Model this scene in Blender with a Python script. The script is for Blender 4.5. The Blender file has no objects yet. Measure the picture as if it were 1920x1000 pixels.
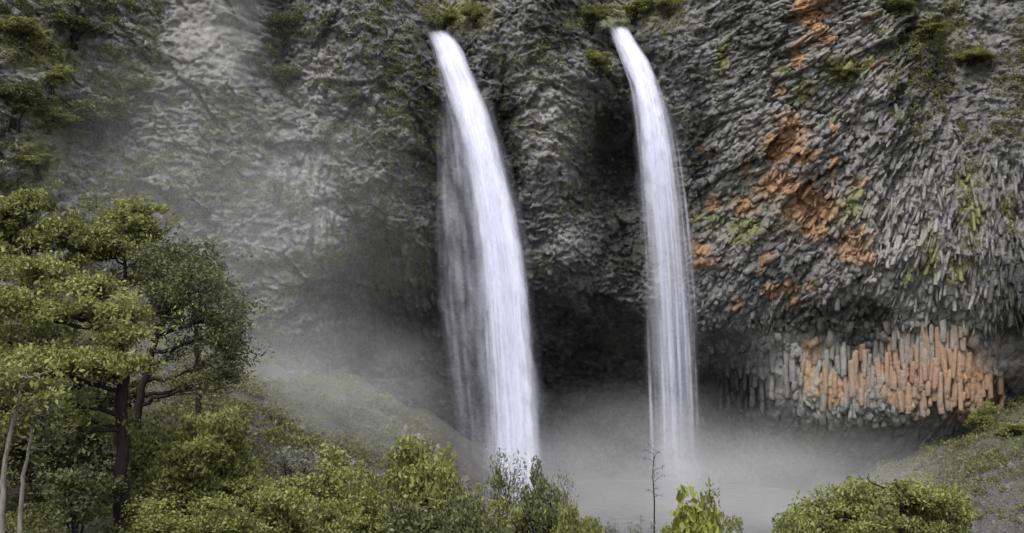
import bpy, math, random
import numpy as np
from mathutils import Vector, Matrix

# ------------------------------------------------------------------ camera, sky, sun, exposure
SC = bpy.context.scene
COL = SC.collection
K = 0.000458                       # metres across per photo pixel per metre of distance
cam_d = bpy.data.cameras.new('camera')
cam_d.sensor_width = 36.0
cam_d.lens = 36.0 / (1920 * K)
cam_d.clip_end = 1500
cam = bpy.data.objects.new('camera', cam_d)
cam.rotation_euler = (math.radians(90), 0, 0)
COL.objects.link(cam)
SC.camera = cam

SUN = Vector((-0.16, -0.50, 0.85)).normalized()
wd = bpy.data.worlds.new('World'); SC.world = wd; wd.use_nodes = True
wn = wd.node_tree.nodes; wl = wd.node_tree.links
sky = wn.new('ShaderNodeTexSky'); sky.sky_type = 'NISHITA'; sky.sun_disc = False
sky.sun_elevation = math.asin(SUN.z); sky.sun_rotation = math.atan2(SUN.x, SUN.y)
sky.air_density = 1.0; sky.dust_density = 3.0
hs = wn.new('ShaderNodeHueSaturation'); hs.inputs['Saturation'].default_value = 0.22
wl.new(sky.outputs[0], hs.inputs['Color'])
wl.new(hs.outputs[0], wn['Background'].inputs['Color'])
wn['Background'].inputs['Strength'].default_value = 0.15
sun_d = bpy.data.lights.new('sun', 'SUN'); sun_d.energy = 1.2; sun_d.angle = math.radians(12)
sun_d.color = (1.0, 0.97, 0.92)
sun = bpy.data.objects.new('sun', sun_d); COL.objects.link(sun)
sun.rotation_euler = SUN.to_track_quat('Z', 'Y').to_euler()
vs = SC.view_settings
vs.view_transform = 'Standard'; vs.look = 'None'; vs.exposure = 1.0; vs.gamma = 1.0
SC.cycles.use_denoising = True
SC.cycles.max_bounces = 6; SC.cycles.diffuse_bounces = 3; SC.cycles.volume_bounces = 1
SC.cycles.transparent_max_bounces = 40
SC.cycles.volume_max_steps = 256

# ------------------------------------------------------------------ helpers
rng = np.random.default_rng(7)
random.seed(7)

def at(px, py, d):
    return Vector(((px - 960) * K * d, d, (500 - py) * K * d))

def tag(o, label=None, cat=None, group=None, kind=None):
    if label: o['label'] = label
    if cat: o['category'] = cat
    if group: o['group'] = group
    if kind: o['kind'] = kind
    return o

def link(o, parent=None):
    COL.objects.link(o)
    if parent is not None: o.parent = parent
    return o

def empty(name, loc):
    o = bpy.data.objects.new(name, None); o.location = loc; o.empty_display_size = 0.3
    return link(o)

def npmesh(name, V, F, mat, cols=None, smooth=False):
    """V (n,3), F (m,k) all faces with k corners"""
    V = np.asarray(V, dtype=np.float32); F = np.asarray(F, dtype=np.int32)
    me = bpy.data.meshes.new(name)
    k = F.shape[1]
    me.vertices.add(len(V)); me.vertices.foreach_set('co', V.ravel())
    me.loops.add(F.size); me.loops.foreach_set('vertex_index', F.ravel())
    me.polygons.add(len(F))
    me.polygons.foreach_set('loop_start', np.arange(0, F.size, k, dtype=np.int32))
    if smooth:
        me.polygons.foreach_set('use_smooth', np.ones(len(F), dtype=bool))
    me.update(calc_edges=True)
    if cols is not None:
        at_ = me.color_attributes.new('tint', 'FLOAT_COLOR', 'POINT')
        at_.data.foreach_set('color', np.asarray(cols, dtype=np.float32).ravel())
    me.materials.append(mat)
    return me

def mobj(name, me, parent=None, loc=(0, 0, 0)):
    o = bpy.data.objects.new(name, me); o.location = loc
    return link(o, parent)

class MB:
    """collects triangles/quads (as tris) with a tint per vertex"""
    def __init__(s): s.V = []; s.F = []; s.C = []; s.n = 0
    def add(s, V, F, c=(1, 1, 1, 1)):
        V = np.asarray(V, dtype=np.float32); F = np.asarray(F, dtype=np.int32)
        s.V.append(V); s.F.append(F + s.n)
        c = np.asarray(c, dtype=np.float32)
        if c.ndim == 1: c = np.tile(c, (len(V), 1))
        s.C.append(c); s.n += len(V)
    def mesh(s, name, mat, smooth=False, off=None):
        V = np.concatenate(s.V)
        if off is not None: V = V - np.asarray(off, dtype=np.float32)
        return npmesh(name, V, np.concatenate(s.F), mat, np.concatenate(s.C), smooth)

def tube(path, radii, sides=7, rough=0.0, seed=0):
    """tapered tube of triangles along path"""
    P = np.asarray(path, dtype=float); R = np.asarray(radii, dtype=float); n = len(P)
    T = np.gradient(P, axis=0); T /= np.linalg.norm(T, axis=1)[:, None] + 1e-9
    ref = np.tile(np.array([[0.31, 0.93, 0.19]]), (n, 1))
    A = np.cross(T, ref); A /= np.linalg.norm(A, axis=1)[:, None] + 1e-9
    B = np.cross(T, A)
    th = np.linspace(0, 2 * np.pi, sides, endpoint=False)
    r_ = np.random.default_rng(seed)
    rr = R[:, None] * (1 + rough * r_.uniform(-1, 1, (n, sides)))
    V = P[:, None, :] + rr[..., None] * (np.cos(th)[None, :, None] * A[:, None, :] + np.sin(th)[None, :, None] * B[:, None, :])
    V = V.reshape(-1, 3)
    i = np.arange(n - 1)[:, None] * sides; j = np.arange(sides)[None, :]; j2 = (j + 1) % sides
    a = (i + j).ravel(); b = (i + j2).ravel(); c = (i + sides + j2).ravel(); d = (i + sides + j).ravel()
    F = np.concatenate([np.stack([a, b, c], 1), np.stack([a, c, d], 1)])
    V = np.concatenate([V, P[-1:]])
    e = (n - 1) * sides + np.arange(sides); tip = len(V) - 1
    F = np.concatenate([F, np.stack([e, (n - 1) * sides + (np.arange(sides) + 1) % sides, np.full(sides, tip)], 1)])
    return V, F

def bez(p0, p1, p2, n=8):
    t = np.linspace(0, 1, n)[:, None]
    p0, p1, p2 = (np.asarray(q, dtype=float) for q in (p0, p1, p2))
    return (1 - t) ** 2 * p0 + 2 * t * (1 - t) * p1 + t * t * p2

# ---- vectorised noise
def h2(ix, iy, seed):
    x = (ix.astype(np.int64) * 374761393 + iy.astype(np.int64) * 668265263 + seed * 2147483647 * 31 + seed * 1013) & 0xFFFFFFFF
    x = ((x ^ (x >> 13)) * 1274126177) & 0xFFFFFFFF
    x = ((x ^ (x >> 16)) * 2246822519) & 0xFFFFFFFF
    return ((x ^ (x >> 15)) & 0xFFFFFF) / float(0x1000000)

def vnoise(x, y, seed=0):
    ix = np.floor(x); iy = np.floor(y); fx = x - ix; fy = y - iy
    ux = fx * fx * fx * (fx * (fx * 6 - 15) + 10); uy = fy * fy * fy * (fy * (fy * 6 - 15) + 10)
    ix = ix.astype(np.int64); iy = iy.astype(np.int64)
    a = h2(ix, iy, seed); b = h2(ix + 1, iy, seed); c = h2(ix, iy + 1, seed); d = h2(ix + 1, iy + 1, seed)
    return ((a * (1 - ux) + b * ux) * (1 - uy) + (c * (1 - ux) + d * ux) * uy) * 2 - 1

def fbm(x, y, octv=4, seed=0, gain=0.5):
    s = 0; a = 1.0; f = 1.0; tot = 0
    for o in range(octv):
        s = s + a * vnoise(x * f + 17.3 * o, y * f - 9.1 * o, seed + o * 7); tot += a; a *= gain; f *= 2.03
    return s / tot

_NT = {}
def nlook(x, y, seed):
    if seed not in _NT:
        g = np.arange(400) * 0.25; _NT[seed] = fbm(*np.meshgrid(g, g), 2, seed)
    return float(_NT[seed][int((y % 100) * 4) % 400, int((x % 100) * 4) % 400])

def facets(x, y, seed, slope=1.0):
    """voronoi blocks: height per block with a random tilt, and the distance to the joint"""
    ix = np.floor(x).astype(np.int64); iy = np.floor(y).astype(np.int64)
    f1 = np.full(x.shape, 9.0); f2 = np.full(x.shape, 9.0); bx = ix.copy(); by = iy.copy(); ox = np.zeros(x.shape); oy = np.zeros(x.shape)
    for dx in (-1, 0, 1):
        for dy in (-1, 0, 1):
            cx = ix + dx; cy = iy + dy
            qx = cx + 0.1 + 0.8 * h2(cx, cy, seed) - x; qy = cy + 0.1 + 0.8 * h2(cx, cy, seed + 1) - y
            d = np.sqrt(qx * qx + qy * qy); near = d < f1
            f2 = np.where(near, f1, np.minimum(f2, d)); f1 = np.where(near, d, f1)
            bx[near] = cx[near]; by[near] = cy[near]; ox[near] = qx[near]; oy[near] = qy[near]
    h = (h2(bx, by, seed + 2) - 0.5) + slope * (ox * (h2(bx, by, seed + 3) - 0.5) + oy * (h2(bx, by, seed + 4) - 0.35))
    return h, f2 - f1

def sstep(a, b, x):
    t = np.clip((x - a) / (b - a), 0, 1)
    return t * t * (3 - 2 * t)

class TPS:
    def __init__(s, pts, vals, scale, smooth=1e-4):
        P = np.asarray(pts, dtype=float) / scale; v = np.asarray(vals, dtype=float); n = len(P)
        s.P = P; s.scale = scale
        D = np.linalg.norm(P[:, None] - P[None], axis=2)
        A = np.zeros((n + 3, n + 3)); A[:n, :n] = s.phi(D) + smooth * np.eye(n)
        A[:n, n] = 1; A[:n, n + 1:] = P; A[n, :n] = 1; A[n + 1:, :n] = P.T
        s.w = np.linalg.solve(A, np.concatenate([v, np.zeros(3)]))
    def phi(s, r): return np.where(r > 1e-9, r * r * np.log(r + 1e-12), 0)
    def __call__(s, x, y):
        x = np.asarray(x, dtype=float) / s.scale; y = np.asarray(y, dtype=float) / s.scale
        out = s.w[-3] + s.w[-2] * x + s.w[-1] * y
        for k in range(len(s.P)):
            r2 = (x - s.P[k, 0]) ** 2 + (y - s.P[k, 1]) ** 2
            out = out + s.w[k] * 0.5 * r2 * np.log(r2 + 1e-18)
        return out

def blobs(px, py, L, soft=1.0):
    m = np.zeros(np.shape(px))
    for (cx, cy, rx, ry) in L:
        m = np.maximum(m, np.exp(-(((px - cx) / (rx * soft)) ** 2 + ((py - cy) / (ry * soft)) ** 2) ** 1.5))
    return m

# ------------------------------------------------------------------ materials
def newmat(name):
    m = bpy.data.materials.new(name); m.use_nodes = True
    nt = m.node_tree
    return m, nt.nodes, nt.links, nt.nodes['Principled BSDF']

def ramp(nodes, links, src, stops):
    r = nodes.new('ShaderNodeValToRGB'); e = r.color_ramp.elements
    e[0].position, e[0].color = stops[0][0], (*stops[0][1], 1)
    e[1].position, e[1].color = stops[1][0], (*stops[1][1], 1)
    for p, c in stops[2:]:
        q = e.new(p); q.color = (*c, 1)
    links.new(src, r.inputs[0]); return r.outputs[0]

def noise(nodes, links, vec, scale, detail=6, rough=0.6):
    n = nodes.new('ShaderNodeTexNoise'); n.inputs['Scale'].default_value = scale
    n.inputs['Detail'].default_value = detail; n.inputs['Roughness'].default_value = rough
    if vec is not None: links.new(vec, n.inputs['Vector'])
    return n.outputs[0]

def mixc(nodes, links, fac, a, b, mode='MIX'):
    m = nodes.new('ShaderNodeMix'); m.data_type = 'RGBA'; m.blend_type = mode
    for s, v in ((m.inputs[0], fac), (m.inputs[6], a), (m.inputs[7], b)):
        if hasattr(v, 'links'): links.new(v, s)
        elif isinstance(v, (int, float)): s.default_value = v
        else: s.default_value = (*v, 1)
    return m.outputs[2]

def math_(nodes, links, op, a, b=None, clamp=False):
    m = nodes.new('ShaderNodeMath'); m.operation = op; m.use_clamp = clamp
    for s, v in zip(m.inputs, (a, b)):
        if v is None: continue
        if hasattr(v, 'links'): links.new(v, s)
        else: s.default_value = v
    return m.outputs[0]

def rock_material(name, from_object=False):
    """grey basalt, third tint channel holds damp and painted recess shade; tint = (rust, moss, wet, pale)"""
    m, n, l, b = newmat(name)
    geo = n.new('ShaderNodeNewGeometry'); pos = geo.outputs['Position']
    if from_object:
        oi = n.new('ShaderNodeObjectInfo'); colr = oi.outputs['Color']; alpha = oi.outputs['Alpha']
    else:
        a_ = n.new('ShaderNodeAttribute'); a_.attribute_name = 'tint'; colr = a_.outputs['Color']; alpha = a_.outputs['Alpha']
    sp = n.new('ShaderNodeSeparateColor'); l.new(colr, sp.inputs[0])
    rust, moss, wet_shade = sp.outputs[0], sp.outputs[1], sp.outputs[2]
    big = noise(n, l, pos, 0.35, 5, 0.65); mid = noise(n, l, pos, 2.0, 8, 0.78); fine = noise(n, l, pos, 7.0, 5, 0.75)
    c1 = ramp(n, l, mid, [(0.36, (0.068, 0.068, 0.069)), (0.50, (0.178, 0.178, 0.178)), (0.66, (0.365, 0.364, 0.36))])
    c2 = ramp(n, l, big, [(0.30, (0.62, 0.62, 0.64)), (0.70, (1.18, 1.17, 1.14))])
    c = mixc(n, l, 1.0, c1, c2, 'MULTIPLY')
    if from_object:
        c3 = ramp(n, l, oi.outputs['Random'], [(0.0, (0.62, 0.62, 0.63)), (1.0, (1.28, 1.27, 1.24))])
        c = mixc(n, l, 1.0, c, c3, 'MULTIPLY')
    lich = ramp(n, l, fine, [(0.56, (0, 0, 0)), (0.70, (1, 1, 1))])
    lb = n.new('ShaderNodeRGBToBW'); l.new(lich, lb.inputs[0])
    c = mixc(n, l, math_(n, l, 'MULTIPLY', lb.outputs[0], 0.45), c, (0.36, 0.355, 0.33))
    c = mixc(n, l, math_(n, l, 'MULTIPLY', alpha, 0.75), c, mixc(n, l, mid, (0.27, 0.265, 0.255), (0.44, 0.435, 0.42)))
    # rust
    rc = ramp(n, l, mid, [(0.34, (0.20, 0.105, 0.048)), (0.50, (0.42, 0.235, 0.115)), (0.66, (0.54, 0.34, 0.195))])
    rc = mixc(n, l, math_(n, l, 'MULTIPLY', alpha, 0.75), rc, mixc(n, l, fine, (0.30, 0.175, 0.115), (0.52, 0.36, 0.26)))
    rf = math_(n, l, 'MULTIPLY', rust, math_(n, l, 'ADD', math_(n, l, 'MULTIPLY', fine, 2.4), -0.15), True)
    c = mixc(n, l, rf, c, rc)
    mc = ramp(n, l, fine, [(0.3, (0.10, 0.115, 0.030)), (0.7, (0.30, 0.32, 0.115))])
    mf = math_(n, l, 'MULTIPLY', moss, math_(n, l, 'MULTIPLY', fine, 1.7), True)
    c = mixc(n, l, mf, c, mc)
    c = mixc(n, l, wet_shade, c, mixc(n, l, 1.0, c, (0.22, 0.22, 0.225), 'MULTIPLY'))  # damp and painted recess shade both darken the rock here
    l.new(c, b.inputs['Base Color'])
    l.new(math_(n, l, 'SUBTRACT', 0.88, math_(n, l, 'MULTIPLY', wet_shade, 0.38)), b.inputs['Roughness'])
    b.inputs['Specular IOR Level'].default_value = 0.3
    bp = n.new('ShaderNodeBump'); bp.inputs['Strength'].default_value = 1.0; bp.inputs['Distance'].default_value = 0.35
    l.new(math_(n, l, 'ADD', mid, math_(n, l, 'MULTIPLY', fine, 0.35)), bp.inputs['Height'])
    l.new(bp.outputs[0], b.inputs['Normal'])
    return m

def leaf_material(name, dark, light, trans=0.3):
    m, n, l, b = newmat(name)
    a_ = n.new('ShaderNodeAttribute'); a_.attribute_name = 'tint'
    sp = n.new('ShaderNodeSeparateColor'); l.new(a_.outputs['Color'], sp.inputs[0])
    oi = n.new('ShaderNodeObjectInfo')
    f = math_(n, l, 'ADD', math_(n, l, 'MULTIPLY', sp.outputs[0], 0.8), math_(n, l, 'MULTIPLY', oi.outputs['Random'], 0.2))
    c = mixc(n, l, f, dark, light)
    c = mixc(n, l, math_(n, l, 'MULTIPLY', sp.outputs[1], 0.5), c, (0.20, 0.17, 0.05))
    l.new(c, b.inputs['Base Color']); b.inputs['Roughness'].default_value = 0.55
    b.inputs['Specular IOR Level'].default_value = 0.3
    tr = n.new('ShaderNodeBsdfTranslucent'); l.new(c, tr.inputs['Color'])
    mx = n.new('ShaderNodeMixShader'); mx.inputs[0].default_value = trans
    l.new(b.outputs[0], mx.inputs[1]); l.new(tr.outputs[0], mx.inputs[2])
    l.new(mx.outputs[0], n['Material Output'].inputs['Surface'])
    return m

def bark_material(name, c0, c1):
    m, n, l, b = newmat(name)
    tc = n.new('ShaderNodeTexCoord'); mp = n.new('ShaderNodeMapping'); mp.inputs['Scale'].default_value = (6, 6, 1.2)
    l.new(tc.outputs['Object'], mp.inputs['Vector'])
    f = noise(n, l, mp.outputs[0], 1.5, 5, 0.7)
    l.new(ramp(n, l, f, [(0.3, c0), (0.7, c1)]), b.inputs['Base Color']); b.inputs['Roughness'].default_value = 0.9; b.inputs['Specular IOR Level'].default_value = 0.08
    bp = n.new('ShaderNodeBump'); bp.inputs['Distance'].default_value = 0.03; l.new(f, bp.inputs['Height'])
    l.new(bp.outputs[0], b.inputs['Normal'])
    return m

def ground_material():
    m, n, l, b = newmat('ground')
    geo = n.new('ShaderNodeNewGeometry'); pos = geo.outputs['Position']
    a_ = n.new('ShaderNodeAttribute'); a_.attribute_name = 'tint'
    sp = n.new('ShaderNodeSeparateColor'); l.new(a_.outputs['Color'], sp.inputs[0])
    big = noise(n, l, pos, 0.5, 6, 0.65); fine = noise(n, l, pos, 5.0, 6, 0.7)
    soil = ramp(n, l, fine, [(0.3, (0.045, 0.038, 0.03)), (0.7, (0.12, 0.105, 0.085))])
    grav = ramp(n, l, fine, [(0.35, (0.035, 0.034, 0.032)), (0.65, (0.13, 0.127, 0.12))])
    grs = ramp(n, l, fine, [(0.35, (0.03, 0.036, 0.014)), (0.65, (0.095, 0.105, 0.042))])
    c = mixc(n, l, sp.outputs[0], soil, grav)
    c = mixc(n, l, math_(n, l, 'MULTIPLY', sp.outputs[1], math_(n, l, 'MULTIPLY', big, 1.8), True), c, grs)
    l.new(c, b.inputs['Base Color']); b.inputs['Roughness'].default_value = 0.9
    bp = n.new('ShaderNodeBump'); bp.inputs['Distance'].default_value = 0.2; l.new(fine, bp.inputs['Height'])
    l.new(bp.outputs[0], b.inputs['Normal'])
    return m

def fall_material(name, dens, streak=26.0, thresh=0.45, width=0.35):
    """falling water: white streaks with gaps; tint = (across, along, density)"""
    m, n, l, b = newmat(name)
    a_ = n.new('ShaderNodeAttribute'); a_.attribute_name = 'tint'
    sp = n.new('ShaderNodeSeparateColor'); l.new(a_.outputs['Color'], sp.inputs[0])
    cx = n.new('ShaderNodeCombineXYZ')
    l.new(math_(n, l, 'MULTIPLY', sp.outputs[0], streak), cx.inputs[0])
    l.new(math_(n, l, 'MULTIPLY', sp.outputs[1], 3.4), cx.inputs[1])
    n1 = noise(n, l, cx.outputs[0], 1.0, 3, 0.55)
    st = n.new('ShaderNodeMapRange'); st.inputs[1].default_value = thresh - width / 2; st.inputs[2].default_value = thresh + width / 2
    st.interpolation_type = 'SMOOTHSTEP'; l.new(n1, st.inputs[0])
    c2 = n.new('ShaderNodeCombineXYZ'); l.new(math_(n, l, 'MULTIPLY', sp.outputs[0], 5.0), c2.inputs[0]); l.new(math_(n, l, 'MULTIPLY', sp.outputs[1], 13.0), c2.inputs[1])
    n2 = noise(n, l, c2.outputs[0], 1.0, 4, 0.6)
    br = n.new('ShaderNodeMapRange'); br.inputs[1].default_value = 0.36; br.inputs[2].default_value = 0.58; br.inputs[3].default_value = 0.5; br.inputs[4].default_value = 1.15; l.new(n2, br.inputs[0])
    al = math_(n, l, 'MULTIPLY', math_(n, l, 'ADD', math_(n, l, 'MULTIPLY', st.outputs[0], 0.8), 0.2), br.outputs[0])
    al = math_(n, l, 'MULTIPLY', al, math_(n, l, 'MULTIPLY', sp.outputs[2], dens), True)
    # dense where the flow is solid
    b.inputs['Base Color'].default_value = (0.80, 0.80, 0.92, 1); b.inputs['Roughness'].default_value = 0.7
    b.inputs['Specular IOR Level'].default_value = 0.2
    tl = n.new('ShaderNodeBsdfTranslucent'); tl.inputs[0].default_value = (0.82, 0.82, 0.94, 1)
    mx = n.new('ShaderNodeMixShader'); mx.inputs[0].default_value = 0.4
    l.new(b.outputs[0], mx.inputs[1]); l.new(tl.outputs[0], mx.inputs[2])
    tp = n.new('ShaderNodeBsdfTransparent'); m2 = n.new('ShaderNodeMixShader')
    l.new(al, m2.inputs[0]); l.new(tp.outputs[0], m2.inputs[1]); l.new(mx.outputs[0], m2.inputs[2])
    l.new(m2.outputs[0], n['Material Output'].inputs['Surface'])
    return m

def pool_material():
    m, n, l, b = newmat('pool_water')
    b.inputs['Base Color'].default_value = (0.20, 0.21, 0.21, 1); b.inputs['Roughness'].default_value = 0.25
    geo = n.new('ShaderNodeNewGeometry'); f = noise(n, l, geo.outputs['Position'], 1.6, 4, 0.6)
    l.new(ramp(n, l, f, [(0.35, (0.05, 0.052, 0.052)), (0.65, (0.10, 0.103, 0.103))]), b.inputs['Base Color'])
    bp = n.new('ShaderNodeBump'); bp.inputs['Distance'].default_value = 0.15; l.new(f, bp.inputs['Height'])
    l.new(bp.outputs[0], b.inputs['Normal'])
    return m

ROCK = rock_material('basalt'); ROCKO = rock_material('basalt_piece', True)
LEAF = leaf_material('leaf_olive', (0.024, 0.030, 0.009), (0.275, 0.305, 0.090))
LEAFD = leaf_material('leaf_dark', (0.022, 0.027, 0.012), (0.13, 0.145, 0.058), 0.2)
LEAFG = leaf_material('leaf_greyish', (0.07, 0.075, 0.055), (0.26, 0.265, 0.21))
LEAFB = leaf_material('leaf_bright', (0.06, 0.08, 0.014), (0.27, 0.30, 0.065), 0.3)
LEAFM = leaf_material('leaf_slope', (0.042, 0.048, 0.022), (0.25, 0.265, 0.105))
BARK = bark_material('bark_dark', (0.010, 0.009, 0.008), (0.034, 0.031, 0.028))
BARKP = bark_material('bark_pale', (0.09, 0.083, 0.072), (0.23, 0.215, 0.19))
GROUND = ground_material(); POOL = pool_material()

# ------------------------------------------------------------------ the cliff
DC = []
def row(py, *pairs):
    for a, b in pairs: DC.append((a, py, b))
row(-320, (-300, 80), (100, 87), (450, 95), (830, 110), (1020, 101), (1170, 112), (1400, 101), (1700, 99), (2200, 95))
row(-20, (-300, 76), (0, 82), (150, 86), (320, 90.5), (440, 92), (525, 99), (600, 96), (720, 97), (835, 105), (910, 101), (1020, 97), (1090, 101), (1160, 106), (1240, 103), (1330, 98), (1500, 94), (1700, 94), (1900, 93), (2200, 88))
row(80, (835, 101.5), (770, 97), (880, 99), (1170, 102), (1120, 100), (1230, 99.5))
row(130, (-300, 75), (0, 81), (150, 85), (320, 90), (440, 91), (525, 97), (620, 94.5), (720, 95), (800, 97), (860, 99), (940, 98), (1020, 95.5), (1090, 97), (1150, 100), (1230, 100), (1340, 96), (1500, 92.5), (1650, 91), (1780, 92), (1900, 90), (2200, 86))
row(300, (-300, 74), (0, 80), (150, 84), (320, 88.5), (450, 90), (560, 92.5), (640, 93), (750, 95), (830, 99), (930, 100.5), (985, 97.5), (1050, 96), (1100, 100.5), (1150, 108), (1230, 106), (1320, 97), (1420, 93.5), (1550, 91.5), (1700, 90), (1850, 88.5), (2200, 84))
row(460, (0, 80), (200, 85), (400, 89), (560, 92), (630, 94), (690, 96.5), (760, 97.5), (850, 101), (930, 102), (1000, 98.5), (1080, 97), (1150, 102.5), (1240, 103), (1320, 96.5), (1450, 93), (1600, 91), (1800, 89), (1950, 87), (2200, 83))
row(590, (-300, 74), (200, 85), (450, 89.5), (580, 93), (650, 98), (760, 102), (880, 104), (1000, 103), (1100, 102), (1190, 104), (1300, 99), (1400, 95), (1550, 92.5), (1750, 90.5), (1900, 88), (2200, 83))
row(650, (1000, 107), (1100, 108), (1200, 108), (1310, 102), (1420, 96.5), (1530, 94.5), (1600, 94), (1700, 92.5), (1830, 90.5))
row(750, (-300, 74), (200, 84), (450, 91), (600, 97), (720, 103), (850, 107), (1000, 111), (1100, 113), (1200, 112), (1320, 106), (1410, 99.5), (1500, 94.5), (1650, 92.5), (1800, 90.5), (1880, 92.5), (1960, 93), (2200, 86))
row(820, (450, 93), (720, 105), (1000, 113), (1200, 114), (1380, 104), (1500, 97.5), (1650, 95.5), (1800, 93.8), (1900, 95), (2200, 88))
row(960, (-300, 76), (200, 88), (500, 97), (800, 110), (1100, 117), (1400, 110), (1700, 104), (1900, 99), (2200, 92))
row(1250, (-300, 80), (500, 104), (1100, 122), (1700, 112), (2200, 98))
DC = np.array(DC, dtype=float)
depth_tps = TPS(DC[:, :2], DC[:, 2], 500.0, 2e-4)

# coarse table of the macro depth over the photograph, then bilinear look-ups
TX = np.linspace(-700, 2700, 341); TY = np.linspace(-700, 1500, 221)
TD = depth_tps(*np.meshgrid(TX, TY))
def macro(px, py):
    fx = np.clip((px + 700) / 10.0, 0, 339.999); fy = np.clip((py + 700) / 10.0, 0, 219.999)
    ix = fx.astype(int); iy = fy.astype(int); a = fx - ix; b = fy - iy
    return (TD[iy, ix] * (1 - a) + TD[iy, ix + 1] * a) * (1 - b) + (TD[iy + 1, ix] * (1 - a) + TD[iy + 1, ix + 1] * a) * b

NX, NZ = 1020, 580
X0, X1, Z0, Z1 = -50.0, 50.0, -24.5, 33.0
gx = np.linspace(X0, X1, NX); gz = np.linspace(Z0, Z1, NZ)
GX, GZ = np.meshgrid(gx, gz)
Y = np.full(GX.shape, 96.0)
for _ in range(6):
    PX = 960 + GX / (Y * K); PY = 500 - GZ / (Y * K)
    Y = 0.5 * Y + 0.5 * macro(PX, PY)
PX = 960 + GX / (Y * K); PY = 500 - GZ / (Y * K)

# where the columns fan out on the right-hand wall
wx = GX + 1.4 * fbm(GX / 5, GZ / 5, 3, 11); wz = GZ + 1.4 * fbm(GX / 5, GZ / 5, 3, 23)
right = sstep(1270, 1340, PX + 25 * fbm(GX / 3, GZ / 3, 2, 5))
lowc = sstep(600, 640, PY) * right
CX, CZ = at(1900, -110, 90).x, at(1900, -110, 90).z
ang = np.arctan2(GX - CX, -(GZ - CZ)); rad = np.hypot(GX - CX, GZ - CZ)
fu = ang * 26 + 0.35 * fbm(GX / 3, GZ / 3, 2, 31); fv = rad + 0.5 * fbm(GX / 2, GZ / 2, 2, 37)
rough_right = sstep(1690, 1760, PX) * sstep(270, 200, PY + 0.35 * (1800 - PX))
fan = right * (1 - rough_right)

relief = 1.5 * fbm(wx / 9, wz / 11, 4, 3)
sx = wx + 0.55 * fbm(GX / 0.9, GZ / 0.9, 3, 131); sz = wz + 0.45 * fbm(GX / 0.9, GZ / 0.9, 3, 137)
tx = GX + 0.35 * wx * 0 + 0.30 * fbm(GX / 0.45, GZ / 0.45, 2, 141) + 0.4 * GZ; tz = GZ + 0.25 * fbm(GX / 0.45, GZ / 0.45, 2, 143)
hL, eL = facets((wx + 0.8 * fbm(GX / 2, GZ / 2, 2, 161)) / 7.5, (wz + 0.3 * wx) / 6.0, 97, 0.8)
h1, e1 = facets(sx / 3.4, sz / 4.6, 101, 1.2)
h2_, e2 = facets(sx / 1.4, sz / 1.15, 203, 1.5)
h3, e3 = facets(tx / 0.62, tz / 0.5, 307, 1.5)
ridge = 1 - 2 * np.abs(fbm(sx / 2.2, sz / 1.8, 5, 151, 0.6))
h4, e4 = facets(sx / 0.9 + 5, tz / 0.30, 317, 1.4)
h5, e5 = facets(tx / 0.36 + 9, sz / 0.34, 331, 1.6)
knob = 0.7 * h1 + 0.34 * h2_ + 0.28 * h3 + 0.24 * h4 + 0.26 * h5 + 0.45 * ridge
g1, k1 = facets(fu / 2.6, fv / 5.0, 411, 1.0)
g2, k2 = facets(fu / 0.62, fv / 1.9, 503, 1.2)
g3, k3 = facets(fu / 0.30, fv / 0.8, 607, 1.2)
fanh = 1.7 * g1 + 0.8 * g2 + 0.34 * g3 + 0.22 * h3 + 0.2 * h5 - 0.35 * sstep(0.16, 0.0, k2)
v2, q2 = facets((GX + 0.15 * fbm(GX, GZ / 3, 2, 9)) / 0.62, GZ / 4.5, 711, 0.9)
colh = 0.8 * h1 + 0.75 * v2 - 0.4 * sstep(0.16, 0.0, q2) + 0.2 * h3
# vertical columns also show left of the falls and under the overhangs
vert = np.maximum(lowc, np.clip(blobs(PX, PY, [(600, 430, 55, 90), (560, 330, 60, 60), (740, 600, 120, 110), (1860, 470, 110, 150)]), 0, 1))
smooth_l = blobs(PX, PY, [(400, 60, 95, 95), (440, 130, 30, 40)])
left_soft = sstep(560, 380, PX) * sstep(180, 320, PY)
detail = knob * (1 - fan) + fanh * fan
detail = detail * (1 - vert) + colh * vert
lips = blobs(PX, PY, [(825, 75, 40, 40), (1165, 75, 40, 45)])
detail *= (1 - 0.85 * smooth_l) * (1 - 0.9 * lips)
relief = (relief + 0.9 * hL - 0.22 * sstep(0.06, 0.0, eL)) * (1 - lips) * (1 - 0.7 * lowc) * (1 - 0.8 * smooth_l)
detail *= 1 - 0.55 * lowc
fine = 0.20 * fbm(GX / 0.45, GZ / 0.45, 3, 77)
ledge = 0.5 * np.abs(((GZ + 1.2 * fbm(GX / 6, GZ / 6, 2, 15)) / 3.1) % 1.0 - 0.5) * (1 - fan) * (1 - vert)
YS = Y - relief * (1 - 0.5 * fan) - detail + fine + ledge
# horizontal jog so steep faces are not all drawn from one side
GXD = GX + 0.25 * fbm(GX / 1.1, GZ / 1.1, 3, 91)

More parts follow.
